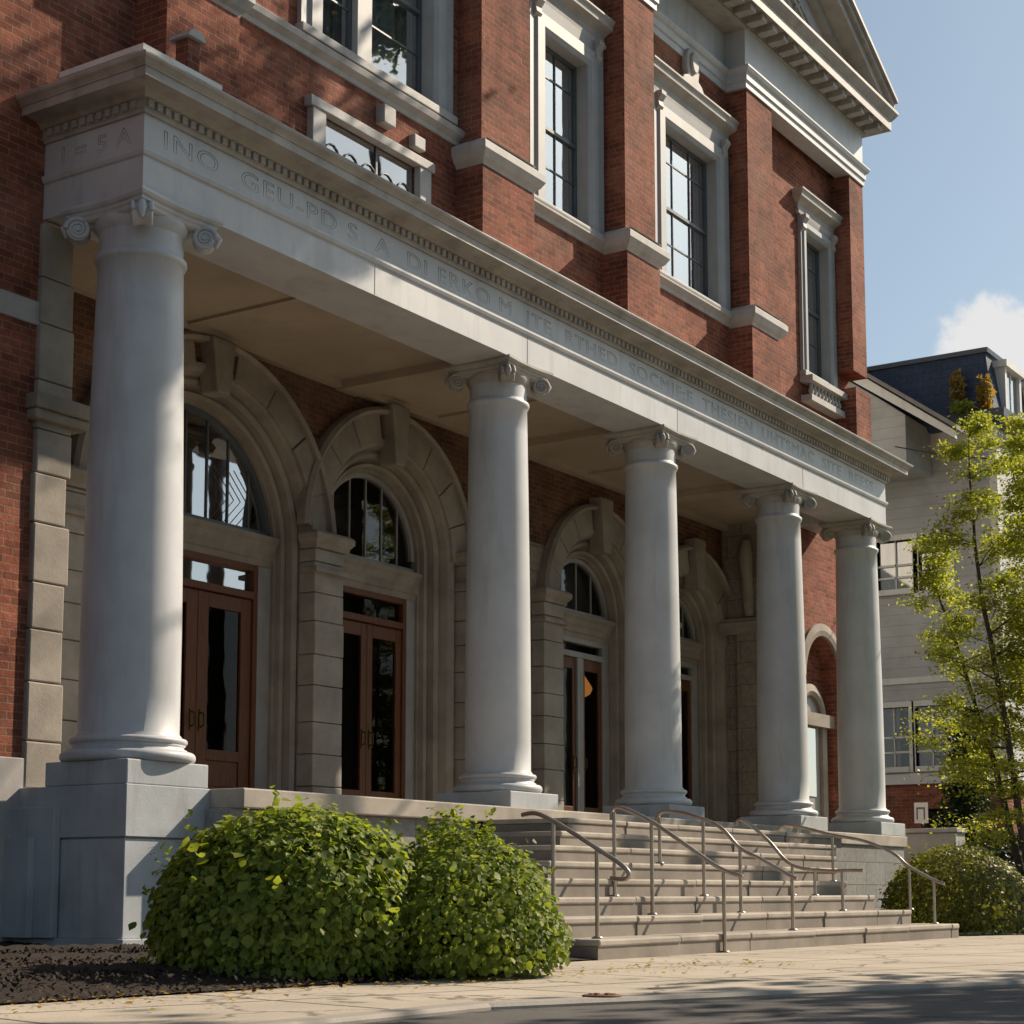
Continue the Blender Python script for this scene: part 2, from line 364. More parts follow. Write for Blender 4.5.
# frontage line of the kerb runs at a slight angle to the building
def kerb_y(x): return -7.6 + .02*(x+4.84) if x < -4.84 else -7.6 - .41*(x+4.84) if x < -1 else -9.175 - .28*(x+1) if x < 3 else -10.295 - .05*(x-3)
kx = [-40, -12, -6.5, -5.5, -4.84, -4, -3, -2, -1, 1, 3, 20, 60]
sheet('road', [(-60,-40),(90,-40),(90,-6),(-60,6)], .07, M['asphalt'])
def side_y(x): return -5.62 - .1*max(0, x+6.3) if x < -1.2 else -6.13
mb = MB()
for a, b in zip(kx, kx[1:]):
    mb.add([(a,kerb_y(a)+.14,ZG),(b,kerb_y(b)+.14,ZG),(b,.6,ZG),(a,.6,ZG)], [(0,1,2,3)])
struct(mb.obj('sidewalk', M['sidewalk']))
mb = MB()
mb.molding([(x, kerb_y(x)) for x in kx], [(0.,-.06),(0.,.085),(-.02,.105),(-.15,.107),(-.15,-.06)])
struct(mb.obj('kerb', M['curb'], bevel=0))
# planting bed: slightly mounded soil beside the steps
nx_, ny_ = 190, 90; mb = MB(); vs = []; fs = []
for j in range(ny_+1):
    for i in range(nx_+1):
        x = -16 + 16.65*i/nx_; t = j/ny_; ye = -5.55 - .06*max(0, min(4, x+6.3)) - .0*x; 
        if x > -2.3: ye = -5.9 + .9*min(1, (x+2.3)/2.4)
        y = ye + (1.1 - ye)*t
        z = ZG + .012 + .10*min(1, t*6)*(.6 + .4*math.sin(x*1.7+y*2.3)) + random.uniform(-.014, .014)*min(1, t*14)
        vs.append((x, y, z))
for j in range(ny_):
    for i in range(nx_): a = j*(nx_+1)+i; fs.append((a, a+1, a+nx_+2, a+nx_+1))
mb.add(vs, fs, True); struct(mb.obj('soil', M['soil']))
# lawn and soil beyond the steps, beside the portico
mb = MB(); mb.add([(10.4,-4.9,ZG+.006),(60,-5.4,ZG+.006),(60,14,ZG+.006),(XE+.2,14,ZG+.006),(XE+.2,-.3,ZG+.006),(10.4,-.3,ZG+.006)], [(0,1,2,3,4,5)])
struct(mb.obj('lawn', M['grass']))

# ------------------------------------------------------------------ the building
B = thing('public_building', 'red brick classical building with white columned portico and pediment', 'building', (10, 6, 0))
# --- main facade wall, upper storey + the left wing + the bit right of the loggia
WIN = [  # (x0, x1, z0, z1) of the openings of the upper windows
    (3.92, 6.36, 11.42, 14.2), (9.22, 10.52, 10.98, 13.72), (13.06, 15.02, 10.98, 13.72), (18.86, 20.0, 10.72, 13.62)]
LOW = (3.98, 5.98, 9.3, 10.42)
mb = MB()
wall_openings(mb, -.48, XE, 8.7, 16.0, YF, YF+.42, [*WIN, LOW])
wall_openings(mb, -14, -.48, 2.0, 6.45, YF, YF+.3, [])
wall_openings(mb, -14, -.48, 6.7, 16.0, YF, YF+.3, [])
mb.add([(-.48,YF,2.0),(-.48,2.2,2.0),(-.48,2.2,8.7),(-.48,YF,8.7)], [(0,1,2,3)])
mb.add([(XE,YF,.1),(XE,1.6,.1),(XE,1.6,16.0),(XE,YF,16.0)], [(0,1,2,3)])
mb.add([(-14,14,.1),(XE,14,.1),(XE,14,16),(-14,14,16)], [(3,2,1,0)])
mb.add([(-14,YF,.1),(-14,14,.1),(-14,14,16),(-14,YF,16)], [(3,2,1,0)])
mb.obj('brick_wall', M['brick'], B)
mb = MB(); mb.add([(XE,1.6,.1),(XE,14,.1),(XE,14,16.0),(XE,1.6,16.0)], [(0,1,2,3)]); mb.obj('flank_wall', M['housewhite'], B)  # unseen side made pale instead of brick so its bounce light stays neutral
mb = MB(); mb.box(-14, -.47, YF-.03, YF+.3, 6.45, 6.7); mb.box(-14, -.47, YF-.05, YF+.3, .0, 2.0)
mb.obj('stone_band', M['trim'], B, bevel=.01)
# bottom right wall piece with its arched side entrance
SX, SR, SZ = 19.3, .82, 4.75
mb = MB()
def arched_face(mb, x0, x1, z0, z1, y, arches, flip=False):
    """wall face with arched openings (cx, r, zs, zbottom)"""
    xs = {x0, x1}
    for cx, r, zs, zb in arches:
        xs |= {cx + r*math.cos(PI*i/24) for i in range(25)}
    xs = sorted(x for x in xs if x0 <= x <= x1)
    for a, b in zip(xs, xs[1:]):
        def lo(x, m):
            for cx, r, zs, zb in arches:
                if abs(m-cx) < r: return zs + math.sqrt(max(0, r*r-(x-cx)**2)), zb
            return z0, z0
        m = (a+b)/2; (za, zb_), (zc, _) = lo(a, m), lo(b, m)
        za, zc = max(za, z0), max(zc, z0)
        if za >= z1-1e-4 and zc >= z1-1e-4: continue
        za, zc = min(za, z1), min(zc, z1)
        mb.add([(a,y,za),(b,y,zc),(b,y,z1),(a,y,z1)], [(0,1,2,3)])
arched_face(mb, XL, XE, .1, 8.7, YF, [(SX, SR, SZ, .1)])
mb.arch(SX, SR, SZ, .1, [(0., YF), (0., YF+.5)])
mb.obj('side_wall', M['brick'], B)
mb = MB(); mb.arch(SX, SR, SZ, ZG, [(0.02, YF), (0.02, YF-.06), (.12, YF-.08), (.26, YF-.06), (.26, YF)], jambs=False)
sa = mb.obj('side_arch_trim', M['surround'], B)
mb = MB(); mb.box(SX-SR, SX+SR, YF+.34, YF+.48, ZG, SZ+SR); mb.obj('side_infill', M['brick'], B)
mb = MB(); mb.arch(SX-.05, .5, 3.95, ZG+.9, [(0, YF+.34), (0, YF+.2), (.08, YF+.16), (.22, YF+.2), (.22, YF+.34)])
sd_ = mb.obj('side_doorway', M['surround'], B)
mb = MB(); mb.box(SX-.53, SX+.43, YF+.27, YF+.335, ZG+.9, 4.45); mb.obj('side_door', M['greypaint'], sd_)
mb = MB(); mb.box(SX-.3, SX+.22, YF+.25, YF+.275, 2.5, 4.1); mb.obj('side_door_pane', M['glass'], sd_)
mb = MB(); mb.box(SX-SR, SX+SR, YF+.1, YF+.38, 3.85, 4.1); mb.obj('side_lintel', M['surround'], sd_)

# --- pilasters with their string-course blocks
PIL = [(-3.6, -2.4), (.82, 1.92), (7.0, 8.25), (11.05, 12.05), (15.55, 16.62), (20.30, XE+.001)]
YP = .55
for a, b in PIL:
    mb = MB(); xb = b + (.0 if b < XE else 0)
    mb.box(a, xb+(.02 if b > XE else 0), YP, YF+.02, 11.08, 15.2); mb.box(a-.05, xb+.03, YP-.06, YF+.02, 8.75 if a > 0 else .1, 10.72)
    p = mb.obj('pilaster', M['brick'], B, bevel=.006)
    if b > XE: continue
    mb = MB(); pr = [(-.1,10.70),(.03,10.70),(.05,10.76),(.10,10.80),(.16,10.90),(.16,11.0),(.12,11.04),(.05,11.09),(-.1,11.10)]
    mb.molding([(a, YF+.05), (a, YP-.02), (xb, YP-.02), (xb, YF+.05)], pr, ends=False)
    mb.add([(a,YF,11.1),(a,YP-.12,11.1),(xb,YP-.12,11.1),(xb,YF,11.1)], [(0,1,2,3)])
    mb.obj('string_block', M['trim'], p)
# string course / sill band between the pilasters
mb = MB()
pr = [(-.05,10.74),(.03,10.74),(.04,10.80),(.12,10.86),(.14,10.93),(.12,10.95),(-.05,10.97)]
for a, b in [(8.25, 11.05), (12.05, 15.55)]: mb.molding([(a+.01, YF), (b-.01, YF)], pr)
pr2 = [(o, z+.33) for o, z in pr]
mb.molding([(1.93, YF), (6.99, YF)], pr2)
mb.obj('sill_course', M['trim'], B)

# --- upper windows
def sash_window(x0, x1, z0, z1, rec, cas, mull=None, hood=True, blk=False, cart=False, bars=1):
    yg = YF + rec
    mb = MB(); c = cas
    # casing, moulded
    prof_w = [(-.02, YF+.02), (-.02, YF-.05), (.05, YF-.09), (c*.55, YF-.09), (c*.62, YF-.05), (c, YF-.07), (c, YF+.02)]
    def frame(path, k):
        vs = []; 
        for (x, z, nx, nz) in path:
            for o, y in prof_w: vs.append((x+nx*o, y, z+nz*o))
        kk = len(prof_w); mb.add(vs, [(i*kk+j, i*kk+j+1, (i+1)*kk+j+1, (i+1)*kk+j) for i in range(len(path)-1) for j in range(kk-1)])
    frame([(x0, z0, -1, 0), (x0, z1, -1, 1), (x1, z1, 1, 1), (x1, z0, 1, 0)], 0)
    # painted reveal lining
    t = .03
    mb.box(x0, x0+t, YF-.04, yg, z0, z1); mb.box(x1-t, x1, YF-.04, yg, z0, z1); mb.box(x0+t, x1-t, YF-.04, yg, z1-t, z1)
    mb.box(x0+t, x1-t, YF-.02, yg, z0, z0+t)
    W = mb.obj('window', M['greywin'], B)
    mb = MB()
    xs = [x0+t, x1-t] if not mull else [x0+t, *mull, x1-t]
    panes = []
    segs = [(xs[0], xs[1])] if not mull else [(xs[0], mull[0]), (mull[1], xs[-1])]
    mb2 = MB()
    for a, b in segs:
        f = .045; zm = z0 + (z1-z0)*.5
        mb.box(a, a+f, yg-.05, yg+.02, z0+t, z1-t); mb.box(b-f, b, yg-.05, yg+.02, z0+t, z1-t)
        mb.box(a+f, b-f, yg-.05, yg+.02, z0+t, z0+t+f*1.4); mb.box(a+f, b-f, yg-.05, yg+.02, z1-t-f, z1-t)
        mb.box(a+f, b-f, yg-.06, yg+.02, zm-f*.6, zm+f*.6)
        for i in range(1, bars+1):
            xx = a + (b-a)*i/(bars+1); mb.box(xx-.010, xx+.010, yg-.035, yg+.01, z0+t+f*1.4, zm-f*.6); mb.box(xx-.010, xx+.010, yg-.035, yg+.01, zm+f*.6, z1-t-f)
        for z in (zm+(z1-zm)*.62, zm-(zm-z0)*.45):
            mb.box(a+f, b-f, yg-.03, yg+.008, z-.012, z+.012)
        mb2.add([(a+f,yg-.015,z0+t),(b-f,yg-.015,z0+t),(b-f,yg-.015,z1-t),(a+f,yg-.015,z1-t)], [(0,1,2,3)])
    mb.obj('sash', M['sash'], W)
    mb2.obj('pane', M['glass'], W)
    if mull:
        mb = MB(); mb.box(mull[0], mull[1], YF+.05, yg+.05, z0+t, z1-t); mb.obj('mullion', M['greywin'], W)
    # gathered curtains
    mb = MB()
    for a, b in segs:
        wd = b-a
        for (u0, u1) in ((a+.03, a+wd*.66), (b-wd*.29, b-.03)):
            n = 36; vs = []; fs = []
            for i in range(n+1):
                u = u0 + (u1-u0)*i/n; dy = .035*math.sin(i*1.35)+.02*math.sin(i*.7+1)
                vs += [(u, yg+.11+dy, z0+.02), (u, yg+.11+dy*.6, z1)]
            fs = [(2*i, 2*i+2, 2*i+3, 2*i+1) for i in range(n)]
            mb.add(vs, fs, True)
    mb.obj('curtain', M['curtain'], W)
    if hood:
        mb = MB(); zt = z1 + c
        prh = [(-.02, zt), (.07, zt), (.08, zt+.06), (.05, zt+.08), (.05, zt+.2), (.1, zt+.24), (.2, zt+.28), (.21, zt+.36), (.25, zt+.4), (.25, zt+.43), (-.02, zt+.46)]
        mb.molding([(x0-c-.02, YF+.01), (x0-c-.02, YF), (x1+c+.02, YF), (x1+c+.02, YF+.01)], prh)
        for xx in (x0-c*.55, x1+c*.55):
            mb.prism_x([(YF, zt-.34), (YF, zt-.001), (YF-.17, zt-.001), (YF-.17, zt-.07), (YF-.10, zt-.16), (YF-.12, zt-.26), (YF-.06, zt-.33)], xx-.08, xx+.08)
        mb.obj('hood', M['trim'], W)
        if cart:
            mb = MB(); cx = (x0+x1)/2; zc = zt+.46
            pts = [(-.95,0),(.95,0),(.9,.05),(.7,.07),(.55,.13),(.42,.11),(.34,.2),(.2,.26),(.24,.42),(.23,.62),(.15,.76),(0,.81),(-.15,.76),(-.23,.62),(-.24,.42),(-.2,.26),(-.34,.2),(-.42,.11),(-.55,.13),(-.7,.07),(-.9,.05)]
            mb.prism_y([(cx+x, zc+z) for x, z in pts], YF-.11, YF+.02)
            mb.prism_y([(cx+.13*math.cos(t), zc+.52+.2*math.sin(t)) for t in [k*PI/8 for k in range(16)]], YF-.16, YF-.1)
            mb.obj('cartouche', M['trim'], W, bevel=.03)
    # sill
    mb = MB(); mb.box(x0-c-.04, x1+c+.04, YF-.13, YF+.03, z0-.12, z0-.002)
    mb.obj('sill', M['trim'], W, bevel=.012)
    if blk:
        mb = MB(); mb.box(x0-c-.02, x1+c-.05, YF-.24, YF-.01, z0-.62, z0-.5)
        mb.box(x0-c-.06, x1+c+.02, YF-.28, YF-.01, z0-.24, z0-.125)
        for i in range(9):
            xx = x0 - .1 + (x1-x0+.2)*i/8
            mb.lathe(xx, YF-.14, [(.045, z0-.5), (.035, z0-.47), (.065, z0-.4), (.035, z0-.31), (.045, z0-.24)], 10)
        mb.obj('balustrade', M['trim'], W)
    return W
M['greywin'] = plain('grey painted casing', (.33, .335, .34), .55, .12, 2.5, (.28, .26, .24), .1)
sash_window(*WIN[0], .2, .42, mull=(4.78, 5.08), hood=True, bars=0)
sash_window(*WIN[1], .2, .44, cart=True)
sash_window(*WIN[2], .2, .42, cart=True, bars=2)
sash_window(*WIN[3], .2, .26, blk=True)
# low panel window just above the portico roof
x0, x1, z0, z1 = LOW
mb = MB(); mb.box(x0-.32, x1+.32, YF-.12, YF+.02, z1, z1+.13); mb.box(x0-.26, x0, YF-.1, YF+.02, z0, z1); mb.box(x1, x1+.26, YF-.1, YF+.02, z0, z1)
lw = mb.obj('low_window', M['trim'], B, bevel=.01)
mb = MB(); mb.box(x0, x1, YF+.02, YF+.05, z0, z1); mb.obj('pane', M['glass'], lw)
mb = MB()
for i in range(5):
    xx = x0 + .25 + i*.38; mb.tube([(xx+.17*math.cos(t), YF+.01, z0+.62+.2*math.sin(t)) for t in [k*.45 for k in range(15)]], .012, 6)
mb.box(x0, x1, YF+.0, YF+.018, z0+.32, z0+.36); mb.box(x0+1.15, x0+1.19, YF+.0, YF+.018, z0+.36, z1)
mb.obj('tracery', M['sash'], lw)
mb = MB(); mb.box(x0, x1, YF+.1, YF+.13, z0, z1); mb.obj('blind', M['curtain'], lw)
for q in ((5.12, 5.38, YF-.14, YF+.02, 10.72, 10.98), (5.85, 6.1, YF-.1, YF+.02, 10.66, 10.84)): mb = MB(); mb.box(*q); mb.obj('stone_stub', M['trim'], B, bevel=.015)

# --- upper entablature, cornice and pediment
prE = [(-.3,15.18),(.03,15.18),(.03,15.30),(.06,15.31),(.06,15.44),(.10,15.47),(.13,15.53),(.13,15.56),(.012,15.58),(.012,16.30),(.05,16.33),(.08,16.42),(-.3,16.42)]
path = [(-14, YF)]
for a, b in PIL[:4]: path += [(a-.03, YF), (a-.03, YP), (b+.03, YP), (b+.03, YF)]
path += [(PIL[4][0]-.04, YF), (PIL[4][0]-.04, YP), (XE+.02, YP), (XE+.02, 14)]
mb = MB(); mb.molding(path, prE)
ent = mb.obj('entablature', M['white'], B)
mb = MB()
prC = [(-1.2,16.30),(.06,16.30),(.08,16.42),(.12,16.46),(.44,16.48),(.46,16.44),(.48,16.44),(.48,16.64),(.5,16.66),(.56,16.74),(.60,16.80),(.60,16.86),(-1.2,16.98)]
mb.molding([(-14, YP), (XE+.02, YP), (XE+.02, 14)], prC)
mb.obj('cornice', M['cornice'], ent)
# pediment
XA = 10.3; X1 = XE+.62; ZB = 16.9; SL = .53
apex = lambda dz: (XA, ZB + (X1-XA)*SL + dz)
def rake(mb, z0, z1, y0, y1, inset=0.):
    a = X1-inset; bl = 2*XA - a
    zz = ZB + inset*SL*0
    p = [(a, ZB+z0+(X1-a)*SL), (a, ZB+z1+(X1-a)*SL), (XA, ZB+z1+(X1-XA)*SL), (XA, ZB+z0+(X1-XA)*SL)]
    mb.prism_y(p, y0, y1)
    q = [(2*XA-x, z) for x, z in p]; mb.prism_y(q[::-1], y0, y1)
mb = MB(); mb.add([(2*XA-XE, YP+.05, 16.9), (XE, YP+.05, 16.9), (XA, YP+.05, ZB+(XE-XA)*SL)], [(0,1,2)])
ped = mb.obj('pediment', M['white'], B)
mb = MB(); rake(mb, -.42, -.2, YP-.12, YP+.3, .62); rake(mb, -.2, .02, YP-.46, YP+.3, .16); rake(mb, .02, .16, YP-.54, YP+.3, .05); rake(mb, .16, .24, YP-.6, 14, 0.)
mb.obj('raking_cornice', M['cornice'], ped)
mb = MB()
rake(mb, -1.15, -1.05, YP-.02, YP+.06, 2.9); rake(mb, -.95, -.9, YP-.01, YP+.06, 2.6)
mb.box(5, 18.9, YP-.02, YP+.06, 17.25, 17.35)
for i in range(14):
    xx = 12.2 + .52*i; h = min(1.8, (XE-2.2-xx)*SL+.1)
    if h > .3: mb.tube([(xx+.16*math.sin(t*2.2)*(1-t*.12), YP, 17.4+h*t/4.) for t in [k*.25 for k in range(15)]], .03, 6)
mb.obj('tympanum_relief', M['cornice'], ped)
mb = MB(); mb.add([(2*XA-X1, YP+.3, ZB-.05),(XA, YP+.3, ZB-.05+(X1-XA)*SL),(XA,14,ZB-.05+(X1-XA)*SL),(2*XA-X1,14,ZB-.05),(X1,YP+.3,ZB-.05),(X1,14,ZB-.05)], [(0,1,2,3),(1,4,5,2)])
mb.add([(-14,YF,16.6),(2*XA-X1,YF,16.6),(2*XA-X1,14,16.6),(-14,14,16.6)],[(0,1,2,3)])
mb.obj('roof', M['roofgrey'], B)

# --- portico: entablature
EX0, EX1, EY = -.47, 19.22, -.47
ppath = [(EX0, YF+.01), (EX0, EY), (EX1, EY), (EX1, YF+.01)]
prA = [(-.86,7.95),(-.86,ZS+.02),(-.84,ZS),(0.,ZS),(0.,7.97),(.025,7.985),(.04,8.02),(.04,8.05),(.005,8.06),(.0,8.43),(-.4,8.43)]
mb = MB(); mb.molding(ppath, prA, ends=False)
PE = mb.obj('portico_entablature', M['white'], B)
mb = MB()
prK = [(-0.4, 8.41), (0.03, 8.41), (0.035, 8.44), (0.05, 8.45), (0.05, 8.535), (0.085, 8.55), (0.11, 8.59), (0.14, 8.605), (0.31, 8.625), (0.32, 8.6), (0.335, 8.6), (0.335, 8.69), (0.35, 8.695), (0.355, 8.707), (0.38, 8.734), (0.41, 8.756), (0.42, 8.778), (0.42, 8.795), (0.3, 8.806), (-1.3, 8.89)]
mb.molding(ppath, prK, ends=False)
mb.add([(.5,.5,8.885),(18.6,.5,8.885),(18.6,YF,8.885),(.5,YF,8.885)], [(0,1,2,3)])
mb.obj('portico_cornice', M['cornice'], PE)
mb = MB()
def toothed(mb, a, b, step, tooth, y_in, y_out, z0, z1, axis):
    """one ribbon with a row of teeth along x (axis 0) or along y (axis 1)"""
    pr = []; t = a
    while t < b: pr += [(t, y_in), (t, y_out), (t+tooth, y_out), (t+tooth, y_in)]; t += step
    P = lambda p, z: (p[0], p[1], z) if axis == 0 else (p[1], p[0], z)
    n = len(pr); vs = [P(p, z0) for p in pr] + [P(p, z1) for p in pr]
    fs = [(i, i+1, i+1+n, i+n) for i in range(n-1)]
    for i in range(0, n, 4): fs += [(i, i+3, i+2, i+1), (i+n, i+1+n, i+2+n, i+3+n)]
    mb.add(vs, fs)
toothed(mb, EX0-.02, EX1-.03, .12, .07, EY-.045, EY-.082, 8.455, 8.53, 0)
mb.obj('dentil_band', M['cornice'], PE)
mb = MB(); toothed(mb, EY+.05, YF-.1, .12, .07, EX0-.045, EX0-.082, 8.455, 8.53, 1)
mb.obj('dentil_band', M['cornice'], PE)
mb = MB(); toothed(mb, -3., XE+.1, .46, .2, YP-.08, YP-.41, 16.33, 16.475, 0); mb.obj('modillion_band', M['cornice'], ent)
# thin joints of the architrave blocks
for xx in (3.3, 6.6, 10.8, 15.4):
    mb = MB(); mb.box(xx-.004, xx+.004, EY-.003, EY+.02, ZS+.01, 7.96); mb.obj('architrave_joint', M['letter'], PE)
def lettering(txt, size, loc, rot, spacing=1.1):
    cu = bpy.data.curves.new('t', 'FONT'); cu.body = txt; cu.size = size; cu.space_character = spacing
    cu.fill_mode = 'NONE'; cu.bevel_depth = .0045; cu.bevel_resolution = 0; cu.align_y = 'BOTTOM_BASELINE'; cu.resolution_u = 4
    to = bpy.data.objects.new('t', cu); COL.objects.link(to); bpy.context.view_layer.update()
    dg = bpy.context.evaluated_depsgraph_get(); me = bpy.data.meshes.new_from_object(to.evaluated_get(dg))
    mat = Matrix.Translation(loc) @ Matrix.Rotation(rot, 4, 'Z') @ Matrix.Rotation(PI/2, 4, 'X')
    me.transform(mat); bpy.data.objects.remove(to)
    return me
def insc(txt, size, loc, rot, width, name):
    me = lettering(txt, size, loc, rot, 1.15)
    xs = [v.co.x if rot == 0 else v.co.y for v in me.vertices]
    ext = max(xs)-min(xs); k = width/ext
    for v in me.vertices:
        if rot == 0: v.co.x = loc[0] + (v.co.x-loc[0])*k
        else: v.co.y = loc[1] + (v.co.y-loc[1])*k
    me.materials.clear(); me.materials.append(M['letter'])
    o = bpy.data.objects.new(name, me); COL.objects.link(o); adopt(o, PE); return o
insc('INO  GEU-PD S  A  DI ERKO M  ITE  RTHED  SOCMIF:E  THESIEN  UHTSMAC  SITE  REESS', .27, (-.22, EY-.001, 8.14), 0, 18.8, 'inscription')
insc('I = 5 A', .26, (EX0-.001, .72, 8.14), -PI/2, 1.0, 'inscription')
# small ledge and capped post on the portico roof by the corner
mb = MB(); mb.molding([(-.66, .5), (-.66, -.62), (.42, -.62)], [(0., 8.92), (.06, 8.93), (.06, 8.99), (-.03, 9.03), (-.03, 8.92)])
mb.box(-.68, -.6, .3, .38, 8.9, 8.93); mb.box(-.68, -.6, -.6, -.5, 8.86, 8.93); mb.box(.3, .38, -.64, -.56, 8.86, 8.93)
mb.obj('roof_flashing', M['housewhite'], PE)
mb = MB(); mb.box(.07, .25, -.52, -.34, 8.85, 9.42); mb.obj('vent_post', M['brick'], PE, bevel=.01)
mb = MB(); mb.prism_y([(.02, 9.42), (.30, 9.42), (.26, 9.48), (.20, 9.52), (.12, 9.52), (.05, 9.48)], -.57, -.29); mb.obj('post_cap', M['trim'], PE, bevel=.01)

# --- porch ceiling, floor and loggia walls
mb = MB(); mb.add([(-.4,.3,7.80),(19.3,.3,7.80),(19.3,YB+.2,7.80),(-.4,YB+.2,7.80)], [(3,2,1,0)])
ceil = mb.obj('porch_ceiling', M['ceiling'], B)
mb = MB()
for x in COLX[1:-1] + [3.3, 13.1, 8.7]:
    hw = .22 if x in COLX else .035
    mb.box(x-hw, x+hw, .385, YB+.05, 7.80-(.12 if x in COLX else .04), 7.81)
mb.box(-.4, XL, YB-.14, YB+.02, 7.70, 7.81)
mb.obj('ceiling_beam', M['ceiling'], ceil)
mb = MB(); mb.box(.57, 14.4, -1.02, YB+.9, 1.5, ZF); mb.box(14.4, 19.5, -.62, YB+.9, 1.5, ZF)
mb.obj('porch_floor', M['step'], B, bevel=.015)
M['podium'] = brickmat('podium stone', (.31, .305, .295), (.25, .245, .24), (.12, .115, .11), bw=.9, bh=.4, ms=.008, var=.25, rough=.8, bmp=.3, stain=(.22, .2, .18))
mb = MB(); mb.box(14.0, 19.42, -.58, YF+.2, -.05, 1.5); mb.box(.5, 14.0, -.9, .2, -.05, 1.5); mb.box(XL, XE+.1, .5, YF+.1, -.05, 1.1)
mb.obj('podium', M['podium'], B, bevel=.01)

ARCH = [(3.85, 1.62, 5.32), (7.62, 1.14, 5.62), (13.55, 1.0, 5.42), (17.05, .9, 5.38)]
mb = MB()
holes = [(cx, r+.37, zs, ZF) for cx, r, zs in ARCH]
arched_face(mb, -.48, XL, 6.35, 7.85, YB, holes); mb.obj('spandrel_wall', M['porchbrick'], B)
cuts = [-.48] + [a[0] for a in ARCH] + [XL]
for xa, xb in zip(cuts, cuts[1:]):
    mb = MB(); arched_face(mb, xa, xb, ZF-.1, 6.35, YB, holes); mb.obj('ashlar_wall', M['stone'], B)
# piers
def pier(x0, x1, ztop, name='pier', y0=YB-.24):
    mb = MB(); z = ZF; k = 0
    while z < ztop-.05:
        h = min(random.uniform(.36, .5), ztop-z); e = random.uniform(-.012, .012)
        mb.box(x0+e, x1+e*.5, y0+random.uniform(0, .02), YB+.05, z+.004, z+h-.004); z += h
    p = mb.obj(name, M['block'], B, bevel=.014)
    mb = MB(); mb.molding([(x0, YB), (x0, y0), (x1, y0), (x1, YB)], [(-.05, ztop), (.03, ztop), (.04, ztop+.05), (.10, ztop+.12), (.10, ztop+.19), (.06, ztop+.23), (-.2, ztop+.24)])
    mb.molding([(x0, YB), (x0, y0), (x1, y0), (x1, YB)], [(-.02, ztop-.34), (.05, ztop-.33), (.05, ztop-.27), (-.02, ztop-.25)])
    mb.obj('impost', M['surround'], p)
    return p
pier(5.72, 6.34, 5.3); pier(9.3, 10.3, 5.6); pier(1.05, 1.75, 5.3); pier(14.75, 15.95, 5.35)
pier(11.5, 12.1, 5.35)
# end pier at the left, where the porch meets the brick wing
mb = MB(); z = ZF
k = 0
while z < 7.55:
    h = min(random.uniform(.4, .62), 7.55-z); e = random.uniform(-.02, .05); k += 1
    mb.box(-.50-random.uniform(0, .03), -.08+e, YF-.06, YF+.5, z+.004, z+h-.004); z += h
ep = mb.obj('corner_pier', M['block'], B, bevel=.016)
mb = MB(); mb.box(-.6, .12, YF-.14, YF+.5, 5.45, 5.56); mb.box(-.62, .18, YF-.18, YF+.5, 5.56, 5.72); mb.obj('impost', M['surround'], ep, bevel=.02)
# end wall of the loggia on the right
mb = MB(); mb.box(XL, XL+.2, YF+.02, YB, ZF, 7.85); ew = mb.obj('end_wall', M['stone'], B)
mb = MB(); mb.box(XL-.14, XL+.01, 1.75, 2.25, ZF, 5.65); mb.box(XL-.10, XL+.01, YF+.03, 1.2, ZF, 5.65); mb.obj('end_pilaster', M['stone'], ew, bevel=.012)
mb = MB(); mb.molding([(XL, YB), (XL, YF+.05)], [(-.02,5.6),(.17,5.6),(.18,5.66),(.24,5.72),(.25,5.82),(.2,5.86),(.2,5.9),(-.02,5.92)]); mb.obj('impost', M['surround'], ew)
mb = MB()
for yy in (2.0, 1.1):
    mb.tube([(XL-.06, yy, 5.95), (XL-.10, yy, 6.3), (XL-.13, yy, 6.7), (XL-.2, yy, 7.1), (XL-.16, yy, 7.4)], [.09, .13, .11, .15, .1], 10)
mb.obj('scroll_bracket', M['surround'], ew)

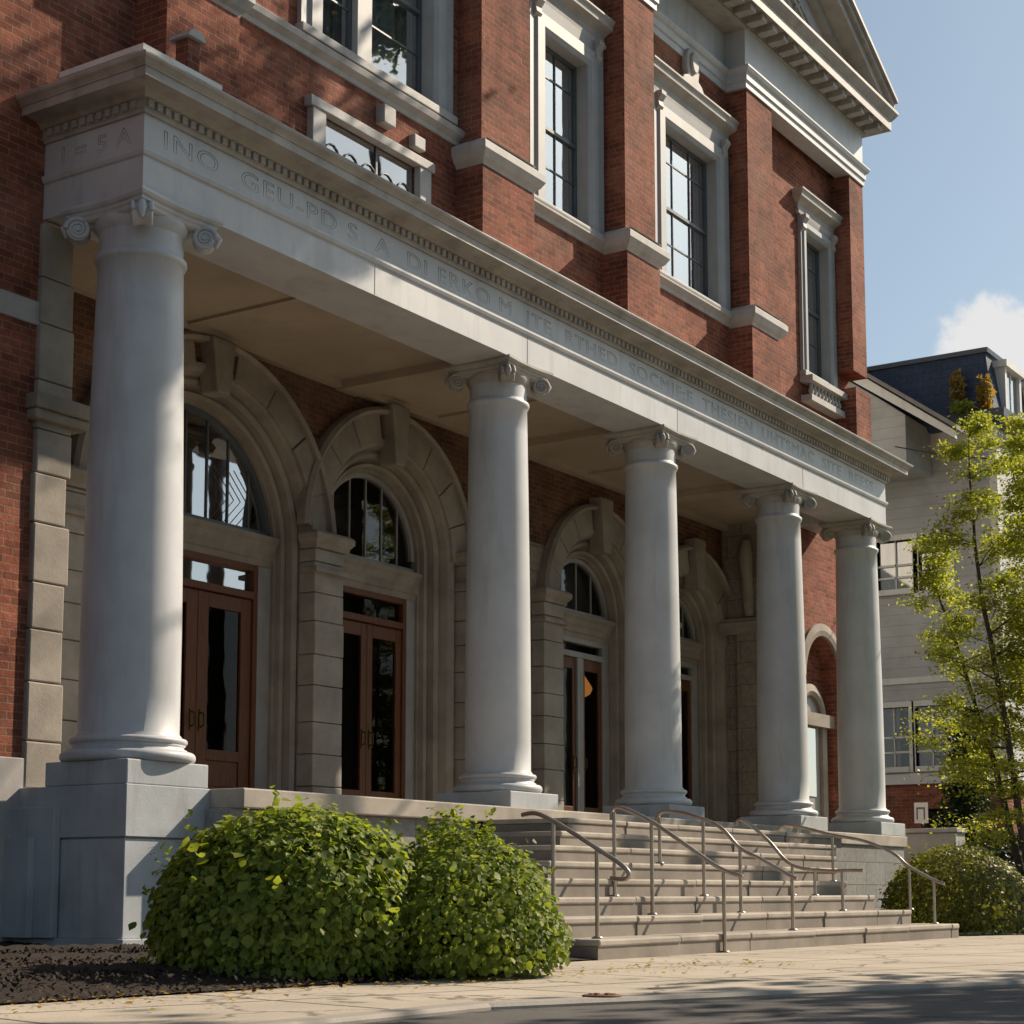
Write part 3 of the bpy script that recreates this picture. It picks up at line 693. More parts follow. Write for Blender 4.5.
def doorway(cx, r, zs, hw, ztop, kind, dx=0.):
    yg = 3.02; c0x = cx
    mb = MB()
    mb.arch(cx, r, zs, ZF, [(0., yg+.06), (0., 2.90), (.05, 2.90), (.06, 2.82), (.11, 2.80), (.14, 2.84), (.17, 2.84), (.18, 2.72), (.24, 2.68), (.29, 2.70), (.30, 2.66), (.33, 2.58), (.38, 2.54), (.44, 2.53)])
    D = mb.obj('arched_doorway', M['surround'], B)
    # ring of voussoirs above the springing
    mb = MB(); ro = min(.80, 7.66-zs-r); n = 9
    for i in range(n):
        if i == n//2: mb.obj('voussoir_ring', M['surround'], D, bevel=.012); mb = MB()
        a0, a1 = PI*i/n + .004, PI*(i+1)/n - .004
        if i == n//2: continue
        e = random.uniform(-.012, .012); m = 4; vs = []
        for y in (2.50+e, 2.64):
            for k in range(m+1):
                a = a0+(a1-a0)*k/m; vs.append((cx+(r+.37)*math.cos(a), y, zs+(r+.37)*math.sin(a)))
            for k in range(m, -1, -1):
                a = a0+(a1-a0)*k/m; vs.append((cx+(r+ro)*math.cos(a), y, zs+(r+ro)*math.sin(a)))
        q = 2*m+2
        mb.add(vs, [tuple(range(q-1, -1, -1)), tuple(range(q, 2*q))] + [(k, (k+1) % q, (k+1) % q+q, k+q) for k in range(q)])
    mb.obj('voussoir_ring', M['surround'], D, bevel=.012)
    mb = MB(); mb.arch(cx, r+ro-.01, zs, ZF, [(0, 2.6), (0., 2.44), (.05, 2.41), (.1, 2.46), (.1, 2.6)], jambs=False); mb.obj('hood_mould', M['surround'], D)
    mb = MB(); k0, k1 = r+.05, min(r+ro+.2, 7.7-zs)
    mb.prism_y([(cx-.12, zs+k0), (cx+.12, zs+k0), (cx+.22, zs+k1), (cx-.22, zs+k1)], 2.36, 2.66)
    mb.obj('keystone', M['surround'], D, bevel=.02)
    # moulded lintel between door and fanlight
    mb = MB(); mb.molding([(cx-r, 3.0), (cx+r, 3.0)], [(-.1, 5.02), (.06, 5.02), (.07, 5.1), (.1, 5.12), (.1, 5.2), (.13, 5.24), (.16, 5.32), (.2, 5.36), (.2, 5.42), (.05, 5.44), (-.1, 5.45)])
    mb.obj('lintel', M['surround'], D)
    for s in (-1, 1):
        mb = MB(); mb.box(cx+dx+s*hw, cx+s*r, 2.94, 3.1, ZF, 5.02); mb.obj('jamb_panel', M['greypaint'], D, bevel=.01)
    # fanlight
    zf = 5.45; rr = r
    mb = MB(); mb.arch(cx, rr, zs, max(zf, zs-.0) if zs > zf else zs, [(0, yg+.05), (0, yg-.06), (-.07, yg-.06), (-.07, yg+.05)], jambs=zs > zf)
    nb = max(2, round(r/.4))
    for i in range(1, nb*2):
        xx = cx - r + r*i/nb; h = math.sqrt(max(0, r*r-(xx-cx)**2))
        mb.box(xx-.011, xx+.011, yg-.02, yg+.02, zf, zs+h-.03)
    mb.box(cx-r, cx+r, yg-.05, yg+.04, zf-.02, zf+.06)
    if kind == 'wood':   # leaded lozenges
        for i in range(-3, 4):
            xx = cx+.85+i*.13
            mb.tube([(xx, yg-.005, 5.5), (xx+.35, yg-.005, 5.85), (xx-.05, yg-.005, 6.25)], .005, 4)
    mb.obj('fanlight', M['sash'] if kind == 'wood' else M['greypaint'], D)
    mb = MB(); mb.arch(cx, rr, zs, zf, [(-.03, yg)]) ; mb = MB()
    pts = [(cx+rr*math.cos(PI*i/24), zs+rr*math.sin(PI*i/24)) for i in range(25)]
    if zs > zf: pts += [(cx-rr, zf), (cx+rr, zf)]
    mb.add([(x, yg, z) for x, z in pts], [tuple(range(len(pts)))]); mb.obj('fanlight_pane', M['glass'] if kind == 'wood' else M['doorglass2'], D)
    # door frame, transom and leaves
    mt = M['wood'] if kind != 'grey' else M['greypaint']; ml = M['wood']; cx = c0x + dx
    zt = ztop
    mb = MB(); f = .09
    mb.box(cx-hw, cx-hw+f, 2.93, 3.08, ZF, 5.02); mb.box(cx+hw-f, cx+hw, 2.93, 3.08, ZF, 5.02); mb.box(cx-hw+f, cx+hw-f, 2.93, 3.08, 4.93, 5.02); mb.box(cx-hw+f, cx+hw-f, 2.91, 3.08, zt, zt+.1)
    if kind == 'grey': mb.box(cx-.1, cx+.1, 2.92, 3.08, ZF, zt)
    mb.obj('door_frame', mt, D, bevel=.008)
    mb = MB(); mb.add([(cx-hw+f,3.01,zt+.1),(cx+hw-f,3.01,zt+.1),(cx+hw-f,3.01,4.93),(cx-hw+f,3.01,4.93)], [(0,1,2,3)]); mb.obj('transom_pane', M['glass'] if kind == 'wood' else M['doorglass'], D)
    for s in (-1, 1):
        gp = .104 if kind == 'grey' else .004; xa, xb = (cx-hw+f+.004, cx-gp) if s < 0 else (cx+gp, cx+hw-f-.004)
        st = .2 if kind == 'wood' else .13 if kind != 'grey' else .1; zg0 = ZF+.8 if kind == 'wood' else ZF+.42
        mb = MB(); y0, y1 = 2.96, 3.02
        mb.box(xa, xa+st, y0, y1, ZF+.02, zt-.01); mb.box(xb-st, xb, y0, y1, ZF+.02, zt-.01)
        mb.box(xa+st, xb-st, y0, y1, zt-.2, zt-.01); mb.box(xa+st, xb-st, y0, y1, ZF+.02, ZF+.26); mb.box(xa+st, xb-st, y0, y1, zg0-.14, zg0)
        if zg0-.14 > ZF+.3: mb.box(xa+st, xb-st, y0+.02, y1-.01, ZF+.26, zg0-.14); mb.box(xa+st+.06, xb-st-.06, y0+.005, y1-.02, ZF+.33, zg0-.21)
        mb.obj('door_leaf', ml, D, bevel=.006)
        mb = MB(); mb.add([(xa+st,y0+.03,zg0),(xb-st,y0+.03,zg0),(xb-st,y0+.03,zt-.2),(xa+st,y0+.03,zt-.2)], [(0,1,2,3)]); mb.obj('door_pane', M['doorglass'], D)
        mb = MB(); hx = cx + s*(.085 if kind != 'grey' else .16); mb.box(hx-.03, hx+.03, y0-.012, y0, ZF+1.02, ZF+1.3); mb.tube([(hx, y0-.01, ZF+1.26), (hx, y0-.06, ZF+1.24), (hx, y0-.06, ZF+1.1), (hx, y0-.01, ZF+1.07)], .012, 6)
        mb.obj('door_handle', M['brass'], D)
    return D
M['doorglass2'] = glassmat('dim fanlight glass', .06, (.6, .55, .5))
doorway(*ARCH[0], 1.12, 4.55, 'wood', .24); doorway(*ARCH[1], .92, 4.55, 'darkwood'); doorway(*ARCH[2], .86, 4.68, 'grey'); doorway(*ARCH[3], .74, 4.68, 'grey')
# dim rooms behind the doors and the upper windows
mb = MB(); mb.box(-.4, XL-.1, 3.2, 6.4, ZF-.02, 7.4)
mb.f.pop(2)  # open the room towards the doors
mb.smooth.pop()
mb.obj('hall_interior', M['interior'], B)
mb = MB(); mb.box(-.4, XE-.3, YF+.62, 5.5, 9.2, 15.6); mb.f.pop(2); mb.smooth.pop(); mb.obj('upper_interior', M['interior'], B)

# --- portico columns
def spiral(mb, c, u, v, r, tr, turns=2.3, n=34, sgn=1):
    c = Vector(c); u = Vector(u); v = Vector(v); pts = []
    for i in range(n+1):
        t = i/n; a = sgn*(t*turns*2*PI); q = r*(1-.86*t); pts.append(c + u*(math.cos(a)*q) + v*(math.sin(a)*q))
    mb.tube(pts, [tr*(1-.55*i/n) for i in range(n+1)], 6)
def column(cx, rt, rb, pl, zb=1.94, first=False):
    cy = 0.
    zt = 7.08 if first else 7.10
    mb = MB(); prof = []
    for i in range(15):
        t = i/14; prof.append((rb + (rt-rb)*(max(0, t-.2)/.8)**1.35, zb+.29 + (zt-.06-zb-.29)*t))
    prof = [(rb*1.06, zb+.24), (rb*1.05, zb+.26)] + prof + [(rt*1.05, zt-.05), (rt*1.08, zt-.02), (rt*1.08, zt+.01), (rt*1.0, zt+.03), (rt*.99, zt+.06), (rt*.99, zt+.28)]
    mb.lathe(cx, cy, prof, 64); c = mb.obj('column', M['white'], B)
    mb = MB(); R0 = rb
    pr = [(R0*1.20, zb)] 
    for i in range(9):
        a = -PI/2 + PI*i/8; pr.append((R0*1.22+.055*math.cos(a), zb+.055+.055*math.sin(a)))
    pr += [(R0*1.16, zb+.112), (R0*1.16, zb+.128), (R0*1.10, zb+.14), (R0*1.09, zb+.16), (R0*1.13, zb+.178)]
    for i in range(7):
        a = -PI/2 + PI*i/6; pr.append((R0*1.10+.032*math.cos(a), zb+.212+.032*math.sin(a)))
    pr += [(R0*1.06, zb+.25)]
    mb.lathe(cx, cy, pr, 64); mb.obj('base', M['white'], c)
    mb = MB(); mb.box(cx-pl, cx+pl, -pl, pl, ZF+.002, zb); mb.obj('plinth', M['pedestal'], c, bevel=.012)
    # ionic capital with corner volutes
    mb = MB(); ab = rt*1.25; za = ZS
    m = 10; ring = []
    for sx, sy, ux, uy in ((-1,-1,1,0),(1,-1,0,1),(1,1,-1,0),(-1,1,0,-1)):
        for k in range(m):
            t = k/m; dip = .10*rt*math.sin(PI*t)
            x = sx*ab + ux*2*ab*t; y = sy*ab + uy*2*ab*t; ring.append((x - (uy)*(-1)*0 + (-uy)*0 + (0 if ux else -ux), y, dip, ux, uy))
    lay = [(-.06, za-.165), (-.03, za-.15), (-.02, za-.12), (.0, za-.10), (.0, za-.075), (.03, za-.06), (.05, za-.035), (.05, za-.004)]
    vs = []
    for o, z in lay:
        for x, y, dip, ux, uy in ring:
            nx, ny = (0, -1) if ux == 1 else (0, 1) if ux == -1 else (1, 0) if uy == 1 else (-1, 0)
            k = (ab+o)/ab; vs.append((cx + x*k - nx*dip, y*k - ny*dip, z))
    q = len(ring); fs = [tuple(range(q-1, -1, -1)), tuple(range(len(vs)-q, len(vs)))]
    fs += [(i*q+j, i*q+(j+1) % q, (i+1)*q+(j+1) % q, (i+1)*q+j) for i in range(len(lay)-1) for j in range(q)]
    mb.add(vs, fs)
    mb.lathe(cx, cy, [(rt*.99, za-.27), (rt*1.02, za-.25), (rt*1.1, za-.2), (rt*1.12, za-.15), (rt*1.06, za-.1)], 40)
    vr = .128*rt/.42
    for sx in (-1, 1):
        for sy in (-1, 1):      # scrolls stand on the diagonals, a disc on either side
            g = Vector((sx, sy, 0)).normalized(); ax = Vector((-g.y, g.x, 0)); up = Vector((0, 0, 1))
            c0 = Vector((cx, cy, za-.12-vr*.85)) + g*(ab*1.414-vr*.98); hw = .085*rt/.42
            mb.tube([c0-ax*hw, c0-ax*hw*.45, c0, c0+ax*hw*.45, c0+ax*hw], [vr*.9, vr*.86, vr*.78, vr*.86, vr*.9], 24)
            for q in (-1, 1):
                spiral(mb, c0+ax*hw*q, g, up, vr*.94, .026*rt/.42); mb.tube([c0+ax*hw*q, c0+ax*(hw*q+.02*q)], vr*.18, 8)
            mb.tube([c0-g*vr*.5+up*vr*.75, c0-g*ab*.35+up*vr*.75, c0-g*ab*.7+up*vr*.5], [hw*.9, hw*.8, hw*.5], 10)
            mb.tube([c0+g*vr*.75+up*vr*.75, c0+g*vr*1.06+up*vr*.15, c0+g*vr*.9-up*vr*.55], [hw*.35, hw*.55, hw*.2], 8)
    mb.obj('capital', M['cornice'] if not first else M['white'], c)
    return c
RT = [.432, .385, .385, .375, .385]; RB = [.50, .43, .425, .43, .43]; PL = [.56, .57, .56, .56, .60]
for i, x in enumerate(COLX): column(x, RT[i], RB[i], PL[i], first=i == 0)
# tall pedestal under the corner column
mb = MB(); mb.box(-.575, .575, -.575, YF-.005, 1.2, ZF); mb.box(-.555, .555, -.55, YF-.01, .24, 1.185); mb.box(-.535, .535, -.53, YF-.02, 1.185, 1.2)
mb.box(-.60, .60, -.60, YF-.02, -.05, .24)
mb.box(-.66, -.575, .3, YF-.02, .24, 1.5); mb.box(-.74, -.66, .55, YF-.02, .24, 1.2)
mb.obj('pedestal', M['pedestal'], B, bevel=.012)
# ------------------------------------------------------------------ the steps
ST = thing('entrance_stairs', 'wide worn limestone steps leading up to the portico', 'steps', (5, -3, ZG))
rt_ = [9.68, 9.1, 8.95, 9.05, 9.7, 10.6, 11.6, 12.8, 13.9]
lt_ = [.64, .74, 1.1, 1.75, 2.45, 3.2, 4.0, 4.85]
for k in range(8):
    y0 = -5.0 + .41*k; z1 = ZG + .178*(k+1); z0 = ZG + .178*k - (.05 if k == 0 else .01)
    mb = MB(); xs = [lt_[k]]
    while xs[-1] < rt_[k]-1.7: xs.append(xs[-1]+random.uniform(1.25, 1.75))
    xs.append(rt_[k])
    mr = MB()
    for a, b in zip(xs, xs[1:]):
        e = random.uniform(-.012, .012)
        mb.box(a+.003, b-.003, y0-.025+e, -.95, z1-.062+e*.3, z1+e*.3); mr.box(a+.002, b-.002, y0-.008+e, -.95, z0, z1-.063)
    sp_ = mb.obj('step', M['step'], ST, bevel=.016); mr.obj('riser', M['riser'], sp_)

# ------------------------------------------------------------------ handrails
def handrail(label, x, pts, posts, curl=True):
    t = thing('handrail', label, 'handrail', (x, pts[0][0], ZG), 'metal handrails on the steps')
    P = [Vector((x, y, z)) for y, z in pts]
    sm = []
    for i in range(len(P)-1):   # catmull-rom
        p0, p1, p2, p3 = P[max(i-1, 0)], P[i], P[i+1], P[min(i+2, len(P)-1)]
        for k in range(6):
            s = k/6; sm.append(.5*((2*p1)+(p2-p0)*s+(2*p0-5*p1+4*p2-p3)*s*s+(3*p1-p0-3*p2+p3)*s**3))
    sm.append(P[-1])
    mb = MB(); mb.tube(sm, .021, 10); mb.obj('rail', M['steel'], t)
    for y, z in posts:
        k = int((y+5.0)/.41)+1 if y > -5.02 else 0; zb = ZG + .178*max(0, min(k, 8))
        mb = MB(); mb.tube([(x, y, zb-.02), (x, y, z)], .019, 10); mb.lathe(x, y, [(.05, zb-.005), (.05, zb+.012), (.03, zb+.02)], 14)
        mb.obj('post', M['steel'], t)
HR = [('short handrail at the left end of the steps, behind the bushes', .86, [(-5.02,.80),(-5.16,.79),(-5.2,.84),(-5.12,.92),(-4.88,1.06),(-4.6,1.22),(-4.43,1.31),(-4.25,1.38),(-4.1,1.37)], [(-4.88,1.05),(-4.43,1.3)]),
      ('handrail between the left short rail and the middle looped rail, foot on the sidewalk', 3.0, [(-5.24,.82),(-5.2,.84),(-4.98,.92),(-4.6,1.16),(-4.26,1.37),(-4.0,1.49),(-3.87,1.53),(-3.80,1.50),(-3.79,1.40)], [(-5.04,.9),(-4.25,1.36),(-3.82,1.48)]),
      ('long curving handrail in the middle of the steps with a looped top', 4.8, [(-5.0,.82),(-4.94,.84),(-4.6,1.02),(-4.34,1.15),(-4.1,1.38),(-3.74,1.52),(-3.5,1.56),(-3.38,1.55),(-3.32,1.47)], [(-4.94,.83),(-4.34,1.15),(-3.36,1.5),(-3.9,1.46)]),
      ('handrail ending in a flat hook on the steps below the fourth column', 7.3, [(-4.72,.93),(-4.5,.93),(-4.25,.93),(-3.81,1.0),(-3.5,1.3),(-3.25,1.5),(-3.12,1.56),(-3.06,1.5)], [(-4.45,.92),(-3.81,1.0),(-4.1,.94)]),
      ('rightmost handrail, beside the clipped hedge', 9.3, [(-4.98,.78),(-4.84,.83),(-4.52,1.0),(-4.3,1.18),(-3.9,1.34),(-3.48,1.42),(-3.0,1.54),(-2.8,1.56),(-2.7,1.5)], [(-4.84,.82),(-4.52,1.0),(-3.48,1.4)])]
for h in HR: handrail(*h)

# ------------------------------------------------------------------ plants
LEAF_A = (np.array([(0,0,0),(-.34,.22,.02),(-.46,.56,.05),(0,1,-.10),(.46,.56,.05),(.34,.22,.02),(0,.5,-.05)]), [(0,6,1),(1,6,2),(2,6,3),(6,4,3),(5,4,6),(0,5,6)])
LEAF_B = (np.array([(0,0,0),(-.36,.5,.06),(0,1,-.04),(.36,.5,.06)]), [(0,3,2),(0,2,1)])
def leaves(pos, nrm, tip, size, leaf, mat, name, parent=None):
    """pos, nrm, tip: (n,3) arrays; size (n,)"""
    V, F = leaf; n = len(pos)
    nrm = nrm/np.linalg.norm(nrm, axis=1)[:, None]; tip = tip - nrm*np.sum(tip*nrm, 1)[:, None]; tip = tip/(np.linalg.norm(tip, axis=1)[:, None]+1e-9)
    side = np.cross(tip, nrm)
    co = pos[:, None, :] + size[:, None, None]*(V[None, :, 0, None]*side[:, None, :] + V[None, :, 1, None]*tip[:, None, :] + V[None, :, 2, None]*nrm[:, None, :])
    co = co.reshape(-1, 3); f = (np.array(F)[None] + (np.arange(n)*len(V))[:, None, None]).reshape(-1, 3)
    me = bpy.data.meshes.new(name); me.vertices.add(len(co)); me.vertices.foreach_set('co', co.ravel().astype(np.float32))
    me.loops.add(f.size); me.loops.foreach_set('vertex_index', f.ravel().astype(np.int32))
    me.polygons.add(len(f)); me.polygons.foreach_set('loop_start', (np.arange(len(f))*3).astype(np.int32)); me.polygons.foreach_set('loop_total', np.full(len(f), 3, np.int32))
    me.materials.append(mat); me.update(calc_edges=True); me.validate()
    o = bpy.data.objects.new(name, me); COL.objects.link(o)
    if parent is not None: adopt(o, parent)
    return o
def unit(n):
    v = RNG.normal(size=(n, 3)); return v/np.linalg.norm(v, axis=1)[:, None]
def bush(name, label, cat, c, rad, n, lsize, leaf, mat, lobes=9, lump=.16, flat=2.0, droop=.8, sprigs=0, top=1.0, group=None, rot=0., shoots=36, lobe=None):
    t = thing(name, label, cat, (c[0], c[1], c[2]), group)
    d = unit(int(n*1.6)); d = d[d[:, 2] > -.42][:n]; n = len(d)
    k = unit(lobes); amp = RNG.uniform(-.6, 1, lobes)
    bumpf = (np.exp(5*(d@k.T-1))*amp).sum(1)*lump
    hi = unit(60); bumpf += (np.exp(40*(d@hi.T-1))*RNG.uniform(-.3, 1, 60)).sum(1)*lump*.55
    depth = 1 - np.abs(RNG.normal(0, .10, n)) - (RNG.random(n) < .16)*RNG.uniform(0, .45, n) + (RNG.random(n) < .06)*RNG.uniform(0, .12, n)
    p = d*((1+bumpf)*depth)[:, None]
    # superellipsoid: squarer shoulders
    P = p*np.array(rad); ca, sa = math.cos(rot), math.sin(rot)
    P = np.stack([P[:, 0]*ca-P[:, 1]*sa, P[:, 0]*sa+P[:, 1]*ca, P[:, 2]], 1)
    base = np.array([c[0], c[1], c[2]+rad[2]*.42])
    P = P+base
    if lobe:
        k_ = int(n*lobe[2]); P[-k_:] = (d*((1+bumpf*1.4)*depth)[:, None])[-k_:]*np.array(lobe[1])+np.array(c)+np.array(lobe[0])
    P[:, 2] = np.maximum(P[:, 2], c[2]+.02+RNG.uniform(0, .12, n))
    nr = d + np.array([0, 0, .5]) + RNG.normal(0, .5, (n, 3)); nr[:, 2] = np.abs(nr[:, 2])*.8+.1
    tip = d*np.array([1, 1, .2]) + np.array([0, 0, -droop]) + RNG.normal(0, .45, (n, 3))
    m = shoots
    if m:
        sd0 = d[:m]*np.array([1, 1, 1]); sp = P[:m]; ln = RNG.uniform(.10, .26, m)*rad[2]/.8; q = []; qd = []
        for i in range(m):
            if sd0[i, 2] < -.1: continue
            dr = sd0[i]*np.array([.8, .8, .5])+np.array([0, 0, .75])+RNG.normal(0, .25, 3); dr /= np.linalg.norm(dr)
            for k_ in range(9): q.append(sp[i]+dr*ln[i]*(k_/8)+RNG.normal(0, .012, 3)); qd.append(dr*.6+RNG.normal(0, .7, 3))
        q = np.array(q); qd = np.array(qd); P = np.concatenate([P, q]); nr = np.concatenate([nr, RNG.normal(0, .6, q.shape)+np.array([0, 0, .7])]); tip = np.concatenate([tip, qd]); n = len(P)
    leaves(P, nr, tip, lsize*np.clip(RNG.lognormal(-.12, .34, n), .35, 1.7), leaf, mat, 'foliage', t)
    mb = MB()
    for i in range(16):
        a = RNG.uniform(0, 2*PI); e = RNG.uniform(.3, .95)
        q = base + np.array([math.cos(a)*rad[0]*e*.8, math.sin(a)*rad[1]*e*.8, rad[2]*(.62-.5*e*e)])
        s0 = np.array([c[0]+.1*math.cos(a), c[1]+.1*math.sin(a), c[2]]); mid = (s0+q)/2+np.array([0, 0, .08])
        mb.tube([s0, mid, q], [.02, .014, .006], 6)
    for i in range(sprigs):
        a = RNG.uniform(0, 2*PI); e = RNG.uniform(0, .6)
        s0 = base + np.array([math.cos(a)*rad[0]*e, math.sin(a)*rad[1]*e, rad[2]*.8]); mb.tube([s0, s0+np.array([.02, .01, rad[2]*.32])], [.008, .004], 5)
    mb.obj('stem', M['bark'], t)
    return t
bush('bush', 'large round leafy green bush in front of the corner pedestal', 'bush', (-3.22, -4.90, ZG+.03), (.90, .86, .79), 25000, .056, LEAF_A, M['leaf_bush'], lobes=14, lump=.09)
bush('bush', 'loose leafy green bush between the round bush and the steps', 'bush', (-2.22, -5.68, ZG+.03), (.66, .64, .66), 18000, .043, LEAF_A, M['leaf_bush'], lobes=18, lump=.26, droop=.4, lobe=((.16, -.22, .22), (.50, .42, .34), .22))
bush('hedge', 'clipped dark green hedge at the right end of the steps', 'hedge', (12.3, -4.1, ZG+.01), (1.75, 1.0, .84), 15000, .062, LEAF_B, M['leaf_hedge'], lump=.06, droop=.1, rot=R(20))

def tree(name, label, base, height, spread, nstem, nleaf, lsize, mat, leafgeo=LEAF_B, lean=(0, 0), r0=.09, seed=1, crown_lo=.35, sig=.32, cat='tree', depth=3, group=None, flatc=.7):
    rnd = random.Random(seed); rng = np.random.default_rng(seed)
    t = thing(name, label, cat, base, group); mb = MB(); ends = []
    def branch(p, d, ln, r, lv):
        pts = [p.copy()]; q = p.copy(); d = d.copy(); m = 5
        for i in range(m):
            d = (d + Vector((rnd.gauss(0, .09), rnd.gauss(0, .09), rnd.gauss(.03, .05)))).normalized(); q = q + d*(ln/m); pts.append(q.copy())
            if lv > 0 and (i >= 1 or lv < depth):
                for _ in range(2 if lv < depth else 1 if i < 2 else 2):
                    az = rnd.uniform(0, 2*PI); sd_ = Vector((math.cos(az), math.sin(az), rnd.uniform(-.05, .6)))
                    nd = (d*.45+sd_*.8).normalized()
                    z_rel = (q.z-base[2])/height
                    if z_rel > crown_lo*.8: branch(q, nd, ln*rnd.uniform(.34, .52)*spread, r*(1-i/m*.6)*.5, lv-1)
            if lv <= 1 and i >= 1: ends.append((q.copy(), d.copy()))
        mb.tube(pts, [max(.004, r*(1-.75*i/m)) for i in range(m+1)], 7 if lv >= depth-1 else 5, cap=False)
    for k in range(nstem):
        a = 2*PI*k/max(1, nstem)+rnd.uniform(-.5, .5); o = Vector((math.cos(a), math.sin(a), 0))*(.12 if nstem > 1 else 0)
        d = Vector((math.cos(a)*.16*(nstem > 1)+lean[0], math.sin(a)*.16*(nstem > 1)+lean[1], 1)).normalized()
        branch(Vector(base)+o-Vector((0, 0, .05)), d, height*rnd.uniform(.8, .95), r0*rnd.uniform(.8, 1.1), depth)
    mb.obj('trunk', M['bark'], t)
    E = np.array([e[0] for e in ends]); idx = rng.integers(0, len(E), nleaf)
    # leaves gather into clumps: some twigs carry many, some nearly none
    wgt = rng.gamma(.8, 1, len(E)); wgt /= wgt.sum(); idx = rng.choice(len(E), nleaf, p=wgt)
    P = E[idx] + rng.normal(0, sig, (nleaf, 3))*np.array([1, 1, flatc])
    keep = P[:, 2] > base[2]+height*crown_lo*.8; P = P[keep]; n = len(P)
    nr = rng.normal(0, .6, (n, 3))+np.array([0, 0, .8]); tip = rng.normal(0, 1, (n, 3))+np.array([0, 0, -.5])
    leaves(P, nr, tip, lsize*rng.uniform(.6, 1.3, n), leafgeo, mat, 'crown', t)
    return t
def young_tree(name, label, base, height, n_stem, leaf_n, lsize, mat, seed, cat='tree', lo=.27, reach=1.15, spread=.2):
    rnd = random.Random(seed); rng = np.random.default_rng(seed); t = thing(name, label, cat, base); mb = MB(); pts_l = []; b = Vector(base)
    def twig(p, d, ln, r):
        q = p.copy(); pts = [q.copy()]; m = 6
        for i in range(m):
            d = (d + Vector((rnd.gauss(0, .13), rnd.gauss(0, .13), rnd.gauss(0, .07)))).normalized(); q = q + d*(ln/m); pts.append(q.copy())
        mb.tube(pts, [max(.003, r*(1-.85*i/m)) for i in range(m+1)], 5, cap=False); return pts
    for k in range(n_stem):
        a = 2*PI*k/n_stem + rnd.uniform(-.4, .4); q = b + Vector((math.cos(a), math.sin(a), 0))*.1 - Vector((0, 0, .05))
        d = Vector((math.cos(a)*spread, math.sin(a)*spread, 1)).normalized(); H = height*rnd.uniform(.78, 1.0) if k else height; m = 22; st = [q.copy()]
        for i in range(m):
            d = (d + Vector((rnd.gauss(0, .05), rnd.gauss(0, .05), .06))).normalized(); q = q + d*(H/m); st.append(q.copy())
        mb.tube(st, [.07*(1-i/m)**.8+.006 for i in range(m+1)], 9, cap=False)
        for i in range(int(m*lo), m+1):
            f = (i/m-lo)/(1-lo)
            for _ in range(2):
                az = rnd.uniform(0, 2*PI); ln = reach*(1.05-.75*f)*rnd.uniform(.45, 1.1); up = rnd.uniform(.0, .35)+.5*f
                br = twig(st[i], Vector((math.cos(az), math.sin(az), up)).normalized(), ln, .022*(1-.6*f))
                pts_l += br[2:]
                for w in range(3):
                    j = rnd.randint(2, 5); az2 = az + rnd.choice((-1, 1))*rnd.uniform(.5, 1.2)
                    pts_l += twig(br[j], Vector((math.cos(az2), math.sin(az2), rnd.uniform(-.1, .5))).normalized(), ln*rnd.uniform(.3, .55), .008)[1:]
    mb.obj('trunk', M['bark'], t)
    E = np.array([tuple(p) for p in pts_l]); wt = rng.gamma(1.6, 1, len(E)); wt /= wt.sum(); P = E[rng.choice(len(E), leaf_n, p=wt)] + rng.normal(0, .13, (leaf_n, 3))*np.array([1, 1, .55])
    leaves(P, rng.normal(0, .5, (leaf_n, 3))+np.array([0, 0, .8]), rng.normal(0, 1, (leaf_n, 3))+np.array([0, 0, -.3]), lsize*rng.uniform(.5, 1.3, leaf_n), LEAF_B, mat, 'crown', t)
    return t
young_tree('street_tree', 'young multi-stemmed tree with yellow green leaves beside the hedge', (17.15, -3.8, ZG), 8.6, 5, 68000, .064, M['leaf_tree'], 5, spread=.15, reach=1.4)
young_tree('evergreen_tree', 'dark evergreen shrub against the white house', (25.6, .45, ZG), 4.6, 3, 12000, .10, M['leaf_dark'], 11, lo=.12, reach=.8, spread=.08)

bush('shrub', 'dark low shrub added for the shaded patch behind the young tree', 'shrub', (25.0, -.75, ZG), (1.5, 1.2, 1.25), 8000, .11, LEAF_B, M['leaf_dark'], lump=.25)  # dark foliage stands in for the shade beneath the young tree
# ------------------------------------------------------------------ the white house on the right
H = thing('white_house', 'white clapboard house with navy mansard roof and brick basement', 'house', (34, 6, 0))
HX, HY = 28.0, .2
def xwall(mb, x, y0, y1, z0, z1, holes, xb):
    ys = sorted({y0, y1, *[h[0] for h in holes], *[h[1] for h in holes]}); zs = sorted({z0, z1, *[h[2] for h in holes], *[h[3] for h in holes]})
    for a, b in zip(ys, ys[1:]):
        for c, d in zip(zs, zs[1:]):
            my, mz = (a+b)/2, (c+d)/2
            if any(h[0] < my < h[1] and h[2] < mz < h[3] for h in holes): continue
            mb.add([(x,a,c),(x,b,c),(x,b,d),(x,a,d)], [(3,2,1,0)])
    for a, b, c, d in holes:
        for q in ([(x,a,c),(xb,a,c),(xb,a,d),(x,a,d)], [(x,b,c),(x,b,d),(xb,b,d),(xb,b,c)], [(x,a,c),(x,b,c),(xb,b,c),(xb,a,c)], [(x,a,d),(xb,a,d),(xb,b,d),(x,b,d)]): mb.add(q, [(0,1,2,3)])
HW = [(1.55, 2.35, 3.62, 5.05), (2.5, 3.3, 3.62, 5.05), (2.3, 3.2, 7.9, 9.1), (1.4, 2.15, 7.8, 8.75)]
mb = MB(); xwall(mb, HX, HY, 9, 3.3, 11.6, HW, HX+.2)
mb.add([(HX,HY,3.3),(42,HY,3.3),(42,HY,11.6),(HX,HY,11.6)], [(0,1,2,3)])
mb.obj('clapboard_wall', M['siding'], H)
